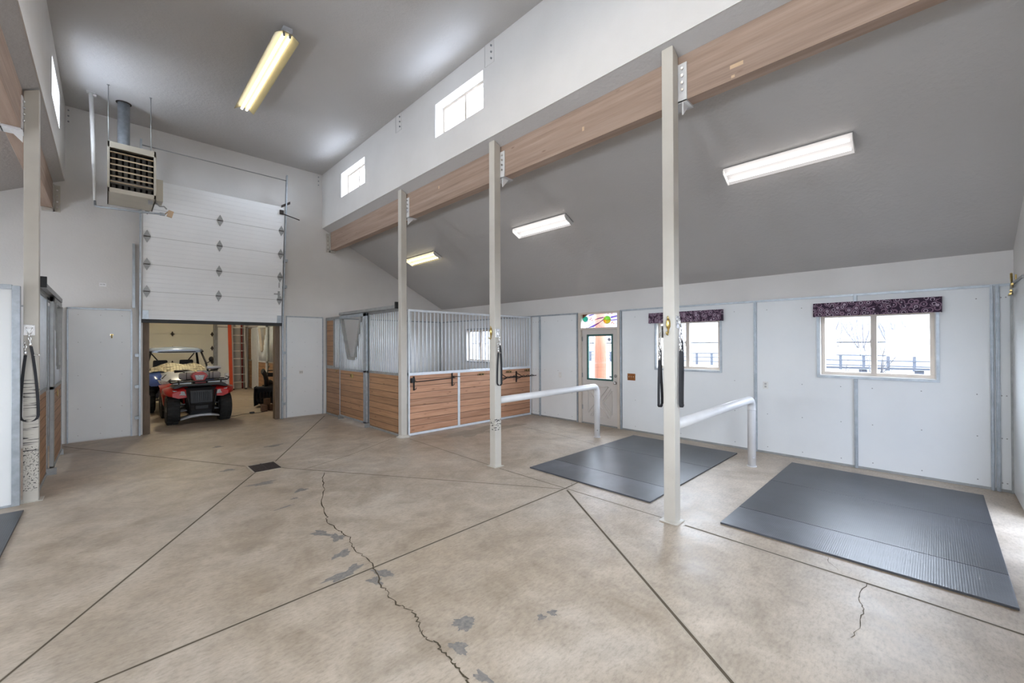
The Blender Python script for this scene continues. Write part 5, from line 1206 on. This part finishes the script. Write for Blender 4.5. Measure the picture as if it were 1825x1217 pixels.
fence('f', (12, -6, .10), (12, 2.9, .02), 10, 1.12, (1.15,), 'fence', 'thick pale wooden rail fence nearest outside the right window', .07, .022)
fence('f', (45, -14, -.50), (45, 42, -.50), 37, 1.22, (1.17, .75, .33), 'fence', 'three-rail fence crossing the field in the middle distance', .10, .05)
fence('f', (80, -3.5, .18), (80, .9, .18), 2, 1.6, (1.5, .95, .4), 'fence2', 'far three-rail fence line facing the barn', .10, .07)
fence('f', (80.6, 1.3, .18), (112, -.7, 1.7), 12, 1.6, (1.5, .95, .4), 'fence2', 'far fence line running away up the field', .12, .06)
def bare_tree(x, y, h, label, m_='twig2', r0_=.05, n=26, spread=.5, seed=1, name='bare_tree'):
    rg = random.Random(seed); root = thing(name, label, 'tree' if name == 'bare_tree' else 'shrub', (x, y, gz(x, y))); q = MB()
    def br(p, d, ln, r, dep):
        pts = [p]; 
        for i in range(4):
            d = (d + Vector((rg.uniform(-.12, .12), rg.uniform(-.16, .16), rg.uniform(-.04, .10)))).normalized(); pts.append(pts[-1] + d * ln / 4)
        q.path(pts, [r, r * .85, r * .7, r * .55, r * .35], 5)
        if dep:
            for i in range(3 if dep > 1 else 2):
                k = rg.choice([1, 2, 3]); br(pts[k], (d + Vector((rg.uniform(-.6, .6), rg.uniform(-.8, .8), rg.uniform(0, .5)))).normalized(), ln * .62, r * .5, dep - 1)
    for i in range(n):
        a = rg.uniform(-1, 1); br(Vector((x + rg.uniform(-.1, .1) * h, y + a * h * .10, gz(x, y) - .05)), Vector((rg.uniform(-.3, .3), a * spread + rg.uniform(-.1, .1), 1)).normalized(), h * rg.uniform(.6, 1), r0_, 2)
    part('branches', q, m_, root)
bare_tree(10.6, 1.05, 2.1, 'bare leafless shrub close outside the right window', 'twig', .016, 8, .6, 4, 'bare_shrub')
for i, (x, y, h_) in enumerate([(84, 8, 6), (86, 12, 7), (85, 17, 6), (88, 4.5, 5), (90, 22, 8), (92, 30, 7), (90, 40, 8), (94, 52, 8), (93, -2, 5), (96, 66, 8), (96, 80, 8)]):
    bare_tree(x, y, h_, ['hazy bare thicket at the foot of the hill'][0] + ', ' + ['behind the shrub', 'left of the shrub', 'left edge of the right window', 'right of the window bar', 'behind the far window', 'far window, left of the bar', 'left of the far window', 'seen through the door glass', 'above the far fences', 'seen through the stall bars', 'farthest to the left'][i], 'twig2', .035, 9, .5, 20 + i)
lg = thing('porch_post', 'orange-stained round log post outside the exterior door glass', 'post', (9.3, 6.18, 0)); q = MB(); q.lathe([(.165, -.12), (.16, .6), (.155, 1.6), (.15, 2.9)], (9.3, 6.18, 0), 'Z', 24); part('log', q, 'wood_log', lg)
